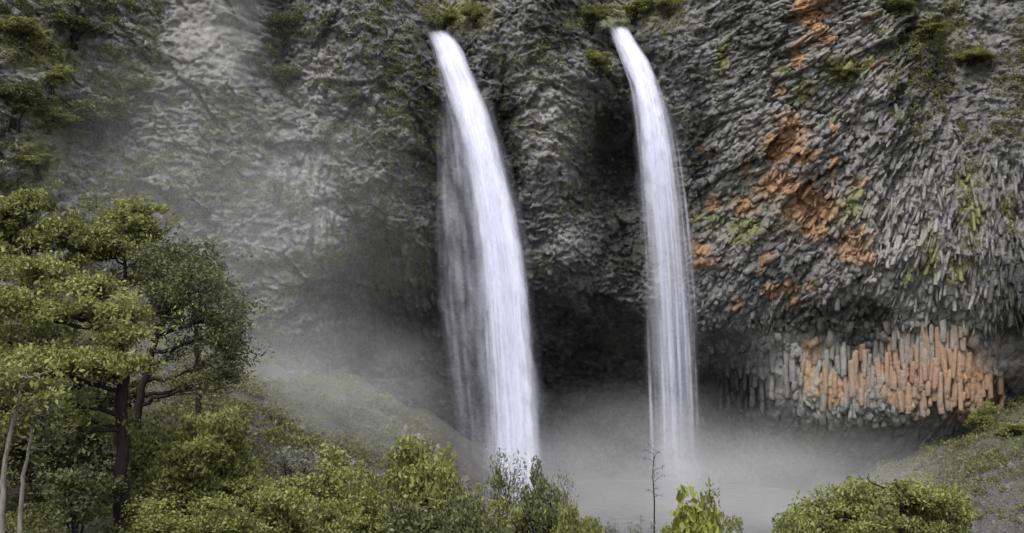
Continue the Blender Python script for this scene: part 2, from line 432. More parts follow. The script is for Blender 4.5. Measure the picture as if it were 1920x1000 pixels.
RUST = [(1520, 15, 35, 32), (1530, 55, 22, 32), (1497, 100, 12, 27), (1550, 70, 16, 13), (1480, 240, 32, 28), (1465, 275, 40, 32), (1500, 300, 22, 17),
        (1560, 240, 11, 20), (1400, 320, 9, 22), (1560, 320, 10, 20), (1607, 350, 11, 20), (1450, 345, 30, 27), (1500, 352, 34, 22), (1520, 390, 58, 38),
        (1530, 425, 28, 24), (1600, 460, 32, 30), (1615, 482, 22, 18), (1340, 380, 13, 16), (1400, 385, 26, 16), (1310, 465, 24, 17), (1320, 490, 20, 12),
        (1430, 495, 9, 20), (1450, 545, 24, 13), (1475, 540, 27, 11), (1520, 540, 11, 11), (1385, 565, 11, 9), (1490, 568, 13, 9), (1465, 165, 9, 12),
        (1640, 118, 11, 9), (1320, 280, 9, 9), (1620, 38, 8, 9),
        (1520, 655, 17, 20), (1515, 700, 14, 32), (1560, 730, 28, 27), (1600, 680, 17, 27), (1610, 720, 18, 28), (1665, 690, 24, 44), (1720, 720, 36, 48),
        (1770, 700, 40, 58), (1800, 700, 36, 75), (1830, 722, 32, 44), (1852, 736, 18, 30), (1740, 640, 20, 14), (1760, 700, 100, 55), (1690, 735, 40, 25)]
MOSS = [(1590, 130, 45, 26), (1510, 172, 22, 22), (1465, 130, 20, 10), (1810, 340, 16, 26), (1815, 400, 26, 34), (1740, 470, 14, 44), (1790, 500, 15, 30), (1890, 390, 14, 26),
        (1330, 410, 42, 14), (1400, 425, 32, 16), (1355, 110, 13, 42), (1120, 110, 26, 22), (1140, 130, 14, 22), (870, 30, 55, 30), (1150, 30, 90, 26), (1380, 450, 22, 12),
        (1700, 515, 10, 16), (1600, 380, 16, 30), (1575, 215, 14, 10), (1750, 60, 60, 40), (1810, 100, 45, 26), (1690, 15, 40, 20), (1740, 775, 16, 9), (60, 90, 50, 50), (90, 210, 40, 40), (70, 290, 40, 50)]
WET_SHADE = [(800, 200, 30, 110), (940, 220, 26, 120), (960, 330, 20, 90), (1140, 300, 60, 120), (1150, 200, 40, 80), (1310, 260, 24, 120), (740, 620, 130, 170), (700, 500, 70, 60), (850, 500, 60, 200),  # wet rock by the falls, plus shade painted into alcove and undercuts
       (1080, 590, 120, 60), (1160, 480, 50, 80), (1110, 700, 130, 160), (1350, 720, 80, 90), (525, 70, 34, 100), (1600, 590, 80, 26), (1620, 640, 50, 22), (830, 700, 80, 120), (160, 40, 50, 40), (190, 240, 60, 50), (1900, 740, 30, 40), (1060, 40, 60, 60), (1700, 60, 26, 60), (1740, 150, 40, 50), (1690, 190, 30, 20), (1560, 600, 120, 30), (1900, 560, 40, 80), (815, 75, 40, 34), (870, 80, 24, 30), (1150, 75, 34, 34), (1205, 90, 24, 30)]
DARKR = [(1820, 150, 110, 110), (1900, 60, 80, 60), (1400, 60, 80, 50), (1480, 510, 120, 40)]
nz = fbm(GX / 1.6, GZ / 1.6, 4, 55)
t_rust = np.clip(blobs(PX + 8 * fbm(GX, GZ, 2, 3), PY + 8 * fbm(GX, GZ, 2, 4), RUST) * (1.1 + 0.6 * nz), 0, 1) * sstep(1280, 1320, PX)
t_moss = np.clip(blobs(PX, PY, MOSS) * (1.0 + 0.9 * nz), 0, 1)
t_moss = np.maximum(t_moss, 0.55 * sstep(0.15, 0.5, fbm(GX / 5, GZ / 4, 4, 66)) * (0.35 + 0.65 * sstep(330, 60, PX)))
t_wet_shade = np.clip(0.5 * blobs(PX, PY, DARKR) * (0.7 + nz) + 0.9 * blobs(PX, PY, WET_SHADE, 1.1) + 0.5 * nz * blobs(PX, PY, WET_SHADE, 1.5), 0, 1)  # damp, dark rock and painted recess shade share this channel
t_pale = 0.28 * right * (1 - t_wet_shade) + np.clip(1.1 * blobs(PX, PY, [(400, 50, 105, 100), (430, 130, 40, 60), (600, 150, 50, 50), (1640, 190, 60, 40), (1700, 440, 130, 130), (1640, 660, 200, 130), (605, 420, 30, 70), (1040, 230, 60, 90), (960, 80, 20, 30), (1730, 560, 90, 50)]) * (0.75 + 0.6 * nz), 0, 1)

V = np.stack([GXD, YS, GZ], -1).reshape(-1, 3)
ii = (np.arange(NZ - 1)[:, None] * NX + np.arange(NX - 1)[None, :]).ravel()
F = np.stack([ii, ii + 1, ii + NX + 1, ii + NX], 1)
CT = np.stack([t_rust, t_moss, t_wet_shade, t_pale], -1).reshape(-1, 4)
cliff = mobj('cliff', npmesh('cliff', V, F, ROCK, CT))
tag(cliff, 'tall grey basalt cliff behind and around the two waterfalls', 'cliff', kind='structure')

def cliff_y(x, z):
    fx = np.clip((np.asarray(x) - X0) / (X1 - X0) * (NX - 1), 0, NX - 1.001); fz = np.clip((np.asarray(z) - Z0) / (Z1 - Z0) * (NZ - 1), 0, NZ - 1.001)
    return YS[fz.astype(int), fx.astype(int)]
def on_cliff(px, py):
    d = float(macro(np.array([float(px)]), np.array([float(py)]))[0])
    for _ in range(5):
        i = min(NZ - 1, max(0, int(((500 - py) * K * d - Z0) / (Z1 - Z0) * (NZ - 1)))); j = min(NX - 1, max(0, int(((px - 960) * K * d - X0) / (X1 - X0) * (NX - 1))))
        d = 0.5 * d + 0.5 * float(YS[i, j])
    return at(px, py, d)
def sample(A, px, py, d):
    x = (px - 960) * K * d; z = (500 - py) * K * d
    i = int(np.clip((z - Z0) / (Z1 - Z0) * (NZ - 1), 0, NZ - 1)); j = int(np.clip((x - X0) / (X1 - X0) * (NX - 1), 0, NX - 1))
    return float(A[i, j])

# basalt columns standing proud of the wall
def prism(r, seed):
    q = np.random.default_rng(seed); k = int(q.integers(4, 7))
    th = np.sort(np.linspace(0, 2 * np.pi, k, endpoint=False) + q.uniform(-0.22, 0.22, k)); rr = r * q.uniform(0.82, 1.12, k)
    x = rr * np.cos(th); y = rr * np.sin(th); V = []
    levels = [(-0.5, 0.97), (-0.1, 1.0), (0.3, 1.0), (0.5, 0.95)]
    tl = q.uniform(-0.35, 0.35, 2); bl = q.uniform(-0.35, 0.35, 2); off = q.uniform(-0.06, 0.06, (4, 2)) * r
    for li, (t, s) in enumerate(levels):
        tilt = bl if t < -0.1 else (tl if t > 0.1 else (0, 0))
        for a, b in zip(x, y): V.append((a * s + off[li, 0], b * s + off[li, 1], t + (tilt[0] * a + tilt[1] * b) * 0.35))
    V.append((0, 0, 0.5)); V.append((0, 0, -0.5)); F = []
    for li in range(3):
        for i in range(k):
            j = (i + 1) % k; a, b, c, d = li * k + i, li * k + j, li * k + k + j, li * k + k + i
            F += [(a, b, c), (a, c, d)]
    n = len(V)
    for i in range(k):
        j = (i + 1) % k; F.append((3 * k + i, 3 * k + j, n - 2)); F.append((j, i, n - 1))
    return np.array(V), np.array(F)
PRISMS = [prism(0.5, 900 + i) for i in range(10)]
PMESH = [npmesh('basalt_column', v, f, ROCKO) for v, f in PRISMS]
cand = []
for tries in range(26000):
    px = rng.uniform(1290, 1960); py = rng.uniform(-30, 612)
    if px > 1700 and py < 255 + 0.25 * (px - 1700): continue
    if py < 60 and px > 1660: continue
    if py < 70 and px < 1400: continue
    if 560 < py and 1480 < px < 1800 and rng.random() < 0.5: continue
    if nlook(px / 55.0, py / 70.0, 19) < -0.12 and rng.random() < 0.85: continue
    cand.append((px, py, 0))
kept = []; cell = {}
for px, py, low in cand:
    key = (int(px // 8), int(py // 16))
    if key in cell: continue
    cell[key] = 1; kept.append((px, py, 0))
# standing columns along the foot of the wall, each broken into a few lengths
px = 1338.0
while px < 1872:
    step = rng.uniform(6.0, 9.5)
    topv = 650 if px < 1640 else 622
    y_ = topv + rng.uniform(-22, 16); end = rng.uniform(742, 784) - (10 if px < 1500 else 0)
    if px < 1500 and rng.random() < 0.35: px += step; continue
    while y_ < end - 8:
        ln = min(end - y_, rng.uniform(16, 62))
        kept.append((px + rng.normal(0, 1.8), y_ + ln / 2, ln)); y_ += ln
    px += step
big = []
for px, py, low in kept:
    p = on_cliff(px, py)
    if low: th = math.pi / 2 + rng.normal(0, 0.075)
    else: th = math.atan2(CZ - p.z, CX - p.x) + rng.normal(0, 0.12 if (px > 1640 and py > 270) else 0.26)
    L = low * K * p.y * 1.06 if low else (rng.uniform(0.9, 2.6) if (px > 1640 and py > 270 and rng.random() < 0.7) else rng.uniform(0.4, 1.5)); w = rng.uniform(0.40, 0.62) if low else 0.18 + (0.42 if px < 1640 else 0.22) * rng.random() ** 1.8
    out = rng.normal(0.02 if low else 0.2, 0.03 if low else 0.28)
    d = Vector((math.cos(th), out, math.sin(th))).normalized()
    if low: p.y = 0.35 * p.y + 0.65 * (float(macro(np.array([px]), np.array([690.0]))[0]) - 0.12 + 0.6 * vnoise(np.array([px / 31.0]), np.array([3.3]), 8)[0] + rng.uniform(-0.22, 0.22))
    big.append((w * L, px, py, p, d, L, w))
big.sort(key=lambda t: -t[0])
lowones = [b for b in big if b[2] > 612]; highones = [b for b in big if b[2] <= 612]
singles = lowones[:210] + highones[:max(0, 300 - len(lowones[:210]))]
rest = lowones[210:] + highones[max(0, 300 - len(lowones[:210])):]
def col_matrix(p, d, L, w):
    rot = d.to_track_quat('Z', 'Y').to_matrix().to_4x4() @ Matrix.Rotation(rng.uniform(0, 6.28), 4, 'Z')
    return Matrix.Translation(p + Vector((0, rng.uniform(-0.15, 0.25), 0))) @ rot @ Matrix.Diagonal((w, w, L, 1))
for s, px, py, p, d, L, w in singles:
    o = bpy.data.objects.new('basalt_column', PMESH[int(rng.integers(10))]); link(o, cliff)
    o.matrix_local = col_matrix(p, d, L, w)
    o.color = (min(1, sample(t_rust, px, py, p.y) * rng.uniform(0.6, 1.25)), sample(t_moss, px, py, p.y), sample(t_wet_shade, px, py, p.y), sample(t_pale, px, py, p.y))
mb = MB()
for s, px, py, p, d, L, w in rest:
    v, f = PRISMS[int(rng.integers(10))]
    M = np.array(col_matrix(p, d, L, w)); vv = v @ M[:3, :3].T + M[:3, 3]
    mb.add(vv, f, (min(1, sample(t_rust, px, py, p.y) * 1.15), sample(t_moss, px, py, p.y), sample(t_wet_shade, px, py, p.y), sample(t_pale, px, py, p.y)))
o = mobj('small_columns', mb.mesh('small_columns', ROCK), cliff); o['kind'] = 'stuff'

# loose angular blocks bedded in the rest of the wall
def block(seed):
    q = np.random.default_rng(seed)
    V = np.array([(a, b, c) for a in (-.5, .5) for b in (-.5, .5) for c in (-.5, .5)], dtype=float)
    V += q.uniform(-0.2, 0.2, V.shape)
    Fq = [(0, 1, 3, 2), (4, 6, 7, 5), (0, 4, 5, 1), (2, 3, 7, 6), (0, 2, 6, 4), (1, 5, 7, 3)]
    F = [];
    for a, b, c, d in Fq: F += [(a, b, c), (a, c, d)]
    return V, np.array(F)
BLOCKS = [block(50 + i) for i in range(12)]
mb = MB()
for i in range(600):
    px = rng.uniform(-40, 1330); py = rng.uniform(-40, 640)
    if smooth_l[0, 0] is None: pass
    if px < 600 and py > 300 and rng.random() < 0.6: continue
    p = on_cliff(px, py)
    if sample(smooth_l, px, py, p.y) > 0.3: continue
    v, f = BLOCKS[i % 12]; s = 0.2 + 0.45 * rng.random() ** 2.2
    R = np.array(Matrix.Rotation(rng.normal(0, 0.5), 3, 'Y') @ Matrix.Rotation(rng.uniform(-0.6, 0.6), 3, 'Z') @ Matrix.Rotation(rng.normal(0, 0.3), 3, 'X'))
    vv = (v * np.array([s, s * 0.9, s * rng.uniform(0.6, 1.7)])) @ R.T + np.array(p)
    mb.add(vv, f, (sample(t_rust, px, py, p.y), sample(t_moss, px, py, p.y), sample(t_wet_shade, px, py, p.y), sample(t_pale, px, py, p.y)))
for i in range(420):
    px = rng.uniform(1490, 1850); py = 786 - 14 * abs(rng.normal()) + 10 * math.sin(px / 60.0)
    if i % 3 == 0: px = rng.uniform(1320, 1880); py = rng.uniform(600, 660)
    p = on_cliff(px, py); v, f = BLOCKS[i % 12]; s = 0.2 + 0.45 * rng.random() ** 2
    R = np.array(Matrix.Rotation(rng.normal(0, 0.4), 3, 'Y') @ Matrix.Rotation(rng.uniform(-0.6, 0.6), 3, 'Z'))
    vv = (v * np.array([s, s, s * rng.uniform(0.8, 2.2)])) @ R.T + np.array(p) - np.array([0, 0.1, 0])
    mb.add(vv, f, (sample(t_rust, px, py, p.y), 0.1 * rng.random(), sample(t_wet_shade, px, py, p.y), rng.uniform(0.3, 1.0)))
o = mobj('rock_fragments', mb.mesh('rock_fragments', ROCK), cliff); o['kind'] = 'stuff'

# ------------------------------------------------------------------ ground and pool
GC = [(-80, -20, 2), (0, -20, -0.5), (80, -20, -1), (0, 0, -1.8), (-30, 0, -1), (40, 0, -3), (-30, 15, -5), (0, 15, -8), (30, 15, -8),
      (-30, 28, -7), (-10, 28, -10), (10, 28, -11), (30, 28, -11), (-80, 40, 4), (-24, 40, -10.5), (-15, 43, -10.2), (-8, 42, -11.5), (5, 42, -13.5), (20, 42, -11.5), (40, 42, -10), (80, 40, 2),
      (-28, 52, -11.5), (-20, 56, -12.5), (-14, 52, -11), (-5, 58, -14.5), (8, 58, -17.5), (25, 58, -17.5), (40, 60, -11), (-80, 75, 4), (-30, 75, -5), (-20, 75, -8.5), (-11, 77, -13), (-2, 76, -18), (12, 74, -20), (24, 76, -20),
      (31, 78, -15.5), (37, 78, -12), (50, 78, -6), (80, 75, 2), (-35, 92, -1), (-22, 92, -6.3), (-14, 94, -9.8), (-8, 97, -13), (-1, 98, -18.5), (15, 100, -20.3), (25, 98, -19.8), (32, 94, -15.5), (38, 92, -12.2), (50, 90, -8),
      (-80, 115, 5), (-20, 118, -6), (0, 122, -18.5), (25, 120, -19.5), (45, 112, -12), (80, 115, -5)]
GC = np.array(GC, dtype=float)
gt = TPS(GC[:, :2], GC[:, 2], 40.0, 1e-4)
gxs = np.linspace(-85, 85, 341); gys = np.linspace(-22, 124, 293)
QX, QY = np.meshgrid(gxs, gys)
QZ = gt(QX, QY) + (0.5 + 0.7 * sstep(58, 72, QY)) * fbm(QX / 3.5, QY / 3.5, 5, 5) * sstep(4, 14, np.hypot(QX, QY)) + 0.12 * fbm(QX / 0.8, QY / 0.8, 2, 8)
gravel = np.clip(sstep(58, 72, QY + 3 * fbm(QX / 6, QY / 6, 3, 2)) , 0, 1)
grass = np.clip(0.5 + 0.8 * fbm(QX / 5, QY / 5, 3, 12), 0, 1) * np.clip(sstep(70, 55, QY) + sstep(-4, -14, QX) * 0.6 + sstep(31, 37, QX), 0, 1)
Vg = np.stack([QX, QY, QZ], -1).reshape(-1, 3)
nx = len(gxs); ii = (np.arange(len(gys) - 1)[:, None] * nx + np.arange(nx - 1)[None, :]).ravel()
Fg = np.stack([ii, ii + 1, ii + nx + 1, ii + nx], 1)
Cg = np.stack([gravel, grass, 0 * gravel, 0 * gravel + 1], -1).reshape(-1, 4)
ground = mobj('ground', npmesh('ground', Vg, Fg, GROUND, Cg, True))
tag(ground, 'grassy and stony valley floor sloping down to the foot of the waterfalls', 'ground', kind='structure')
def gz_at(x, y):
    i = int(np.clip((y + 22) / 146 * 292, 0, 292)); j = int(np.clip((x + 85) / 170 * 340, 0, 340))
    return float(QZ[i, j])
# plunge pool with a slightly rippled surface
pth = np.linspace(0, 2 * np.pi, 72, endpoint=False)
pr = np.linspace(0, 1, 14)
pv = [(10, 88, -19.25)]
for r in pr[1:]:
    for a in pth: pv.append((10 + 20 * r * math.cos(a), 88 + 17 * r * math.sin(a), -19.25 + 0.05 * math.sin(7 * a + 9 * r)))
pf = []
for i in range(72): pf.append((0, 1 + i, 1 + (i + 1) % 72))
for k_ in range(12):
    for i in range(72):
        a = 1 + k_ * 72 + i; b = 1 + k_ * 72 + (i + 1) % 72
        pf += [(a, a + 72, b + 72), (a, b + 72, b)]
tag(mobj('pool', npmesh('pool', pv, pf, POOL, None, True)), 'pale churned plunge pool under the two waterfalls', 'water', kind='structure')

# stones of the rubble slope at the right
STM = []
def stone_mesh(seed):
    q = np.random.default_rng(seed)
    import bmesh
    bm = bmesh.new(); bmesh.ops.create_icosphere(bm, subdivisions=1, radius=0.5)
    for v in bm.verts:
        v.co = v.co * q.uniform(0.78, 1.2); v.co.z *= 0.75
    me = bpy.data.meshes.new('stone'); bm.to_mesh(me); bm.free(); me.materials.append(ROCKO); return me
STM = [stone_mesh(70 + i) for i in range(8)]
for i in range(280):
    if i < 200: x = rng.uniform(27, 41); y = rng.uniform(68, 92)
    else: x = rng.uniform(-24, -3); y = rng.uniform(76, 95)
    s = 0.25 + 0.7 * rng.random() ** 2.5
    o = bpy.data.objects.new('stone', STM[i % 8]); link(o, ground)
    o.location = (x, y, gz_at(x, y) + 0.1 * s); o.rotation_euler = tuple(rng.uniform(0, 6.28, 3)); o.scale = (s * rng.uniform(.8, 1.4), s, s)
    o.color = (0, 0.2 * rng.random(), 0.3 * rng.random(), 0.5 * rng.random())

# ------------------------------------------------------------------ waterfalls
def shell(stations, a0=0.0, dens=1.0, shrink=1.0, n=36, useed=0.0, m=90):
    """closed elliptical tube through stations (pxl, pxr, py, depth, thickness)"""
    S = np.array(stations, dtype=float); t = np.linspace(0, 1, len(S))
    for k_ in range(len(S)):
        if S[k_, 2] < 130:
            near = [on_cliff(a_, S[k_, 2] + b_).y for a_ in np.linspace(S[k_, 0] - 6, S[k_, 1] + 6, 5) for b_ in (-8, 0, 14)]
            S[k_, 3] = min(S[k_, 3], min(near) - 0.25 - 0.2 * (shrink == 1.0))
    pyv = S[:, 2]; q = np.linspace(pyv[0], pyv[-1], m)
    L, R, D, TH = (np.interp(q, pyv, S[:, k]) for k in (0, 1, 3, 4))
    for arr in (L, R, D, TH):
        arr[1:-1] = (arr[:-2] + arr[1:-1] * 2 + arr[2:]) / 4; arr[1:-1] = (arr[:-2] + arr[1:-1] * 2 + arr[2:]) / 4
    c = (L + R) / 2; hw = (R - L) / 2 * shrink
    th = np.linspace(0, 2 * np.pi, n, endpoint=False)
    jag = 1 + 0.07 * vnoise(np.outer(q, np.ones(n)) / 110 + useed, np.outer(np.ones(m), np.cos(th) * 3), 5) + 0.05 * vnoise(np.outer(q, np.ones(n)) / 34 + useed, np.outer(np.ones(m), np.cos(th) * 5), 6)
    X = (c[:, None] - 960 + hw[:, None] * np.cos(th)[None] * jag) * K * D[:, None]
    Yv = D[:, None] - TH[:, None] * np.sin(th)[None] * jag * shrink
    Z = np.outer((500 - q) * K * D, np.ones(n))
    V = np.stack([X, Yv, Z], -1).reshape(-1, 3)
    u = (np.cos(th) * 0.5 + 0.5)[None] * np.ones((m, 1)) + useed; v = np.outer(np.linspace(0, 1, m), np.ones(n))
    edge = np.clip(np.abs(np.sin(th))[None] * 1.1, 0, 1) ** 2.2 * np.ones((m, 1))
    dd = dens if np.ndim(dens) == 0 else np.interp(q, pyv, dens)[:, None]
    fade = np.clip((1 - np.linspace(0, 1, m)) * 9 + 0.15, 0, 1)[:, None] * np.clip(np.linspace(0, 1, m)[:, None] * (22 + 30 * h2((th * 3).astype(int), (th * 0).astype(int), 3))[None], 0.0, 1)
    C = np.stack([u, v, edge * dd * fade, np.ones_like(u)], -1).reshape(-1, 4)
    i = np.arange(m - 1)[:, None] * n; j = np.arange(n)[None]; j2 = (j + 1) % n
    F = np.stack([(i + j).ravel(), (i + j2).ravel(), (i + n + j2).ravel(), (i + n + j).ravel()], 1)
    return V, F, C
W_CORE = fall_material('water_core', 1.25, 8, 0.40, 0.5)
W_OUT = fall_material('water_outer', 0.52, 11, 0.50, 0.5)
W_VEIL = fall_material('water_veil', 0.26, 9, 0.52, 0.6)

LF = [(796, 842, 56, 102.0, 0.35), (808, 868, 85, 100.0, 0.5), (816, 880, 120, 98.4, 0.6), (824, 902, 165, 97.0, 0.8), (844, 920, 215, 96.0, 0.9), (860, 940, 280, 95.1, 1.0), (872, 958, 360, 94.3, 1.1),
      (882, 978, 450, 93.6, 1.2), (890, 996, 560, 93.0, 1.25), (897, 1008, 680, 92.6, 1.3), (903, 1018, 790, 92.3, 1.3), (906, 1024, 880, 92.1, 1.4), (906, 1030, 945, 92.0, 1.6)]
LC = [(800, 838, 58, 101.9, 0.3), (812, 864, 85, 99.9, 0.4), (822, 878, 120, 98.3, 0.5), (840, 896, 165, 96.9, 0.6), (854, 918, 215, 95.9, 0.6), (872, 938, 280, 95.0, 0.7), (886, 956, 360, 94.2, 0.8),
      (898, 976, 450, 93.5, 0.8), (908, 992, 560, 92.9, 0.8), (918, 1003, 680, 92.5, 0.8), (924, 1012, 790, 92.2, 0.9), (928, 1018, 880, 92.0, 0.9), (928, 1022, 945, 91.9, 1.0)]
LV = [(822, 850, 140, 98.2, 0.4), (816, 868, 220, 97.8, 0.7), (814, 888, 320, 97.2, 0.8), (816, 900, 430, 96.6, 0.9), (820, 912, 560, 96.0, 0.9), (832, 920, 690, 95.4, 0.9), (850, 925, 800, 95.0, 1.0), (862, 930, 900, 94.8, 1.0)]
RF = [(1136, 1180, 50, 102.4, 0.35), (1149, 1198, 80, 101.0, 0.4), (1162, 1222, 115, 99.6, 0.5), (1180, 1240, 160, 98.4, 0.6), (1188, 1258, 220, 97.5, 0.7), (1195, 1272, 290, 96.8, 0.8), (1200, 1284, 380, 96.2, 0.9),
      (1206, 1294, 480, 95.7, 0.9), (1210, 1302, 580, 95.3, 0.9), (1214, 1308, 690, 95.0, 1.0), (1218, 1312, 800, 94.8, 1.0), (1222, 1318, 900, 94.6, 1.1), (1222, 1324, 965, 94.5, 1.2)]
RC = [(1140, 1176, 50, 102.3, 0.3), (1153, 1192, 80, 100.9, 0.3), (1168, 1217, 115, 99.5, 0.4), (1188, 1232, 160, 98.3, 0.4), (1197, 1248, 220, 97.4, 0.5), (1202, 1262, 290, 96.7, 0.5), (1208, 1272, 380, 96.1, 0.5), (1214, 1280, 480, 95.6, 0.5)]

def falls(label, parts, base):
    r = empty('waterfall', base); tag(r, label, 'waterfall')
    for nm, st, mat, dens, shrink, us in parts:
        V, F, C = shell(st, 0, dens, shrink, useed=us)
        mobj(nm, npmesh(nm, V - np.array(base), F, mat, C, True), r)
    return r
lb = tuple(at(965, 945, 92)); rb = tuple(at(1272, 965, 94.5))
lf = falls('left waterfall, the broader and whiter of the two, bending right as it drops', [
    ('main_stream', LC, W_CORE, 1.0, 1.0, 0.3), ('main_stream', LC, W_CORE, 0.9, 0.6, 0.9),
    ('outer_stream', LF, W_OUT, [1, 1, 1, .95, .9, .85, .8, .8, .8, .85, .85, .8, .6], 1.0, 1.7),
    ('spray', [(a - 10, b + 14, c, d - .2, e * 1.3) for a, b, c, d, e in LF[3:]], W_VEIL, 0.55, 1.0, 8.8),
    ('veil', LV, W_VEIL, [0.05, .6, .85, .85, .8, .7, .5, .25], 1.0, 2.9)], lb)
rf = falls('right waterfall, the thinner streaky one in front of the dark alcove', [
    ('main_stream', RC, W_CORE, [1, 1, 1, 1, .9, .7, .4, 0.0], 1.0, 4.1),
    ('outer_stream', RF, W_OUT, [1, 1, 1, 1, .9, .70, .50, .38, .32, .30, .30, .32, .36], 1.0, 5.3),
    ('spray', [(a - 6, b + 10, c, d - .2, e * 1.3) for a, b, c, d, e in RF[3:]], W_VEIL, 0.5, 1.0, 7.9),
    ('outer_stream', RF, W_VEIL, 0.75, 0.75, 6.7)], rb)

# separate threads of water beside and over the streams
def threads(parent, base, st, n, seed, spread=1.0, wd_=(0.03, 0.09), mat=None, dens=0.8, name='strand'):
    q = np.random.default_rng(seed); S = np.array(st, dtype=float); mb = MB()
    for i in range(n):
        a = q.normal(0, 0.36) * spread; f0 = q.uniform(0, 0.6); f1 = min(1.0, f0 + q.uniform(0.25, 0.6))
        py = np.linspace(S[0, 2] + f0 * (S[-1, 2] - S[0, 2]), S[0, 2] + f1 * (S[-1, 2] - S[0, 2]), 26)
        L, R, D, TH = (np.interp(py, S[:, 2], S[:, k]) for k in (0, 1, 3, 4))
        x = (L + R) / 2 + (R - L) / 2 * a * 1.25
        d = D - TH * (1.05 + 0.3 * q.random()) * math.sqrt(max(0.05, 1 - min(1, abs(a)) ** 2))
        P = np.stack([(x - 960) * K * d, d, (500 - py) * K * d], -1) - np.array(base)
        w = q.uniform(*wd_) * np.sin(np.linspace(0.05, np.pi - 0.05, 26)) ** 0.5
        Vv, Ff = tube(P, w, 5)
        al = np.repeat(np.sin(np.linspace(0, np.pi, 26)) ** 0.7, 5) * dens * q.uniform(0.35, 1)
        al = np.append(al, 0)
        vv = np.append(np.repeat(np.linspace(f0, f1, 26), 5), f1)
        C = np.stack([np.full(len(Vv), q.random() * 9), vv, al, np.ones(len(Vv))], -1)
        mb.add(Vv, Ff, C)
    o = mobj(name, mb.mesh(name, mat, True), parent); o['kind'] = 'stuff'
threads(lf, lb, LF, 70, 1, 0.9, (0.06, 0.16), W_OUT, 0.40, 'water_threads')
threads(rf, rb, RF, 60, 3, 0.9, (0.05, 0.16), W_OUT, 0.55, 'water_threads')

for px, py, sz in ((799, 66, .8), (806, 82, .6), (846, 60, .9), (862, 74, .7), (872, 92, .6), (812, 104, .5), (1138, 60, .8), (1148, 80, .6), (1182, 56, .9), (1196, 76, .7), (1160, 100, .5), (1216, 96, .6)):
    p = on_cliff(px, py); o = bpy.data.objects.new('stone', STM[int(px) % 8]); link(o, cliff)
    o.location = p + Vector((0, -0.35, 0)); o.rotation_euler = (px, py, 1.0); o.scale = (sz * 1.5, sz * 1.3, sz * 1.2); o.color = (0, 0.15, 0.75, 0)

# ------------------------------------------------------------------ foliage
def leaves(mb, C, size, n, q, ext=(0.5, 0.5, 0.3), up=0.8, tint=0.5, aspect=0.42, warm=0.0):
    """n small folded leaves round the clump centre C"""
    P = q.normal(0, 1, (n, 3)); P /= np.linalg.norm(P, axis=1)[:, None]; P *= (q.random((n, 1)) ** 0.4)
    P = P * np.array(ext) + np.asarray(C)
    N = q.normal(0, 1, (n, 3)) * 0.75 + np.array([0, 0, up]); N /= np.linalg.norm(N, axis=1)[:, None]
    A = np.cross(N, q.normal(0, 1, (n, 3))); A /= np.linalg.norm(A, axis=1)[:, None] + 1e-9
    B = np.cross(N, A); s = size * q.uniform(0.6, 1.35, (n, 1))
    V = np.stack([P - A * s * 0.5, P + B * s * aspect * 0.5 - N * s * 0.06 + A * s * 0.08, P + A * s * 0.5 - N * s * 0.12, P - B * s * aspect * 0.5 - N * s * 0.06 + A * s * 0.08], 1).reshape(-1, 3)
    k = np.arange(n)[:, None] * 4
    F = np.concatenate([k + np.array([0, 1, 2]), k + np.array([0, 2, 3])])
    t = np.clip(tint + q.normal(0, 0.16, n), 0, 1); wv = np.clip(warm + q.normal(0, 0.15, n), 0, 1)
    Cc = np.repeat(np.stack([t, wv, t, np.ones(n)], -1), 4, axis=0)
    mb.add(V, F, Cc)

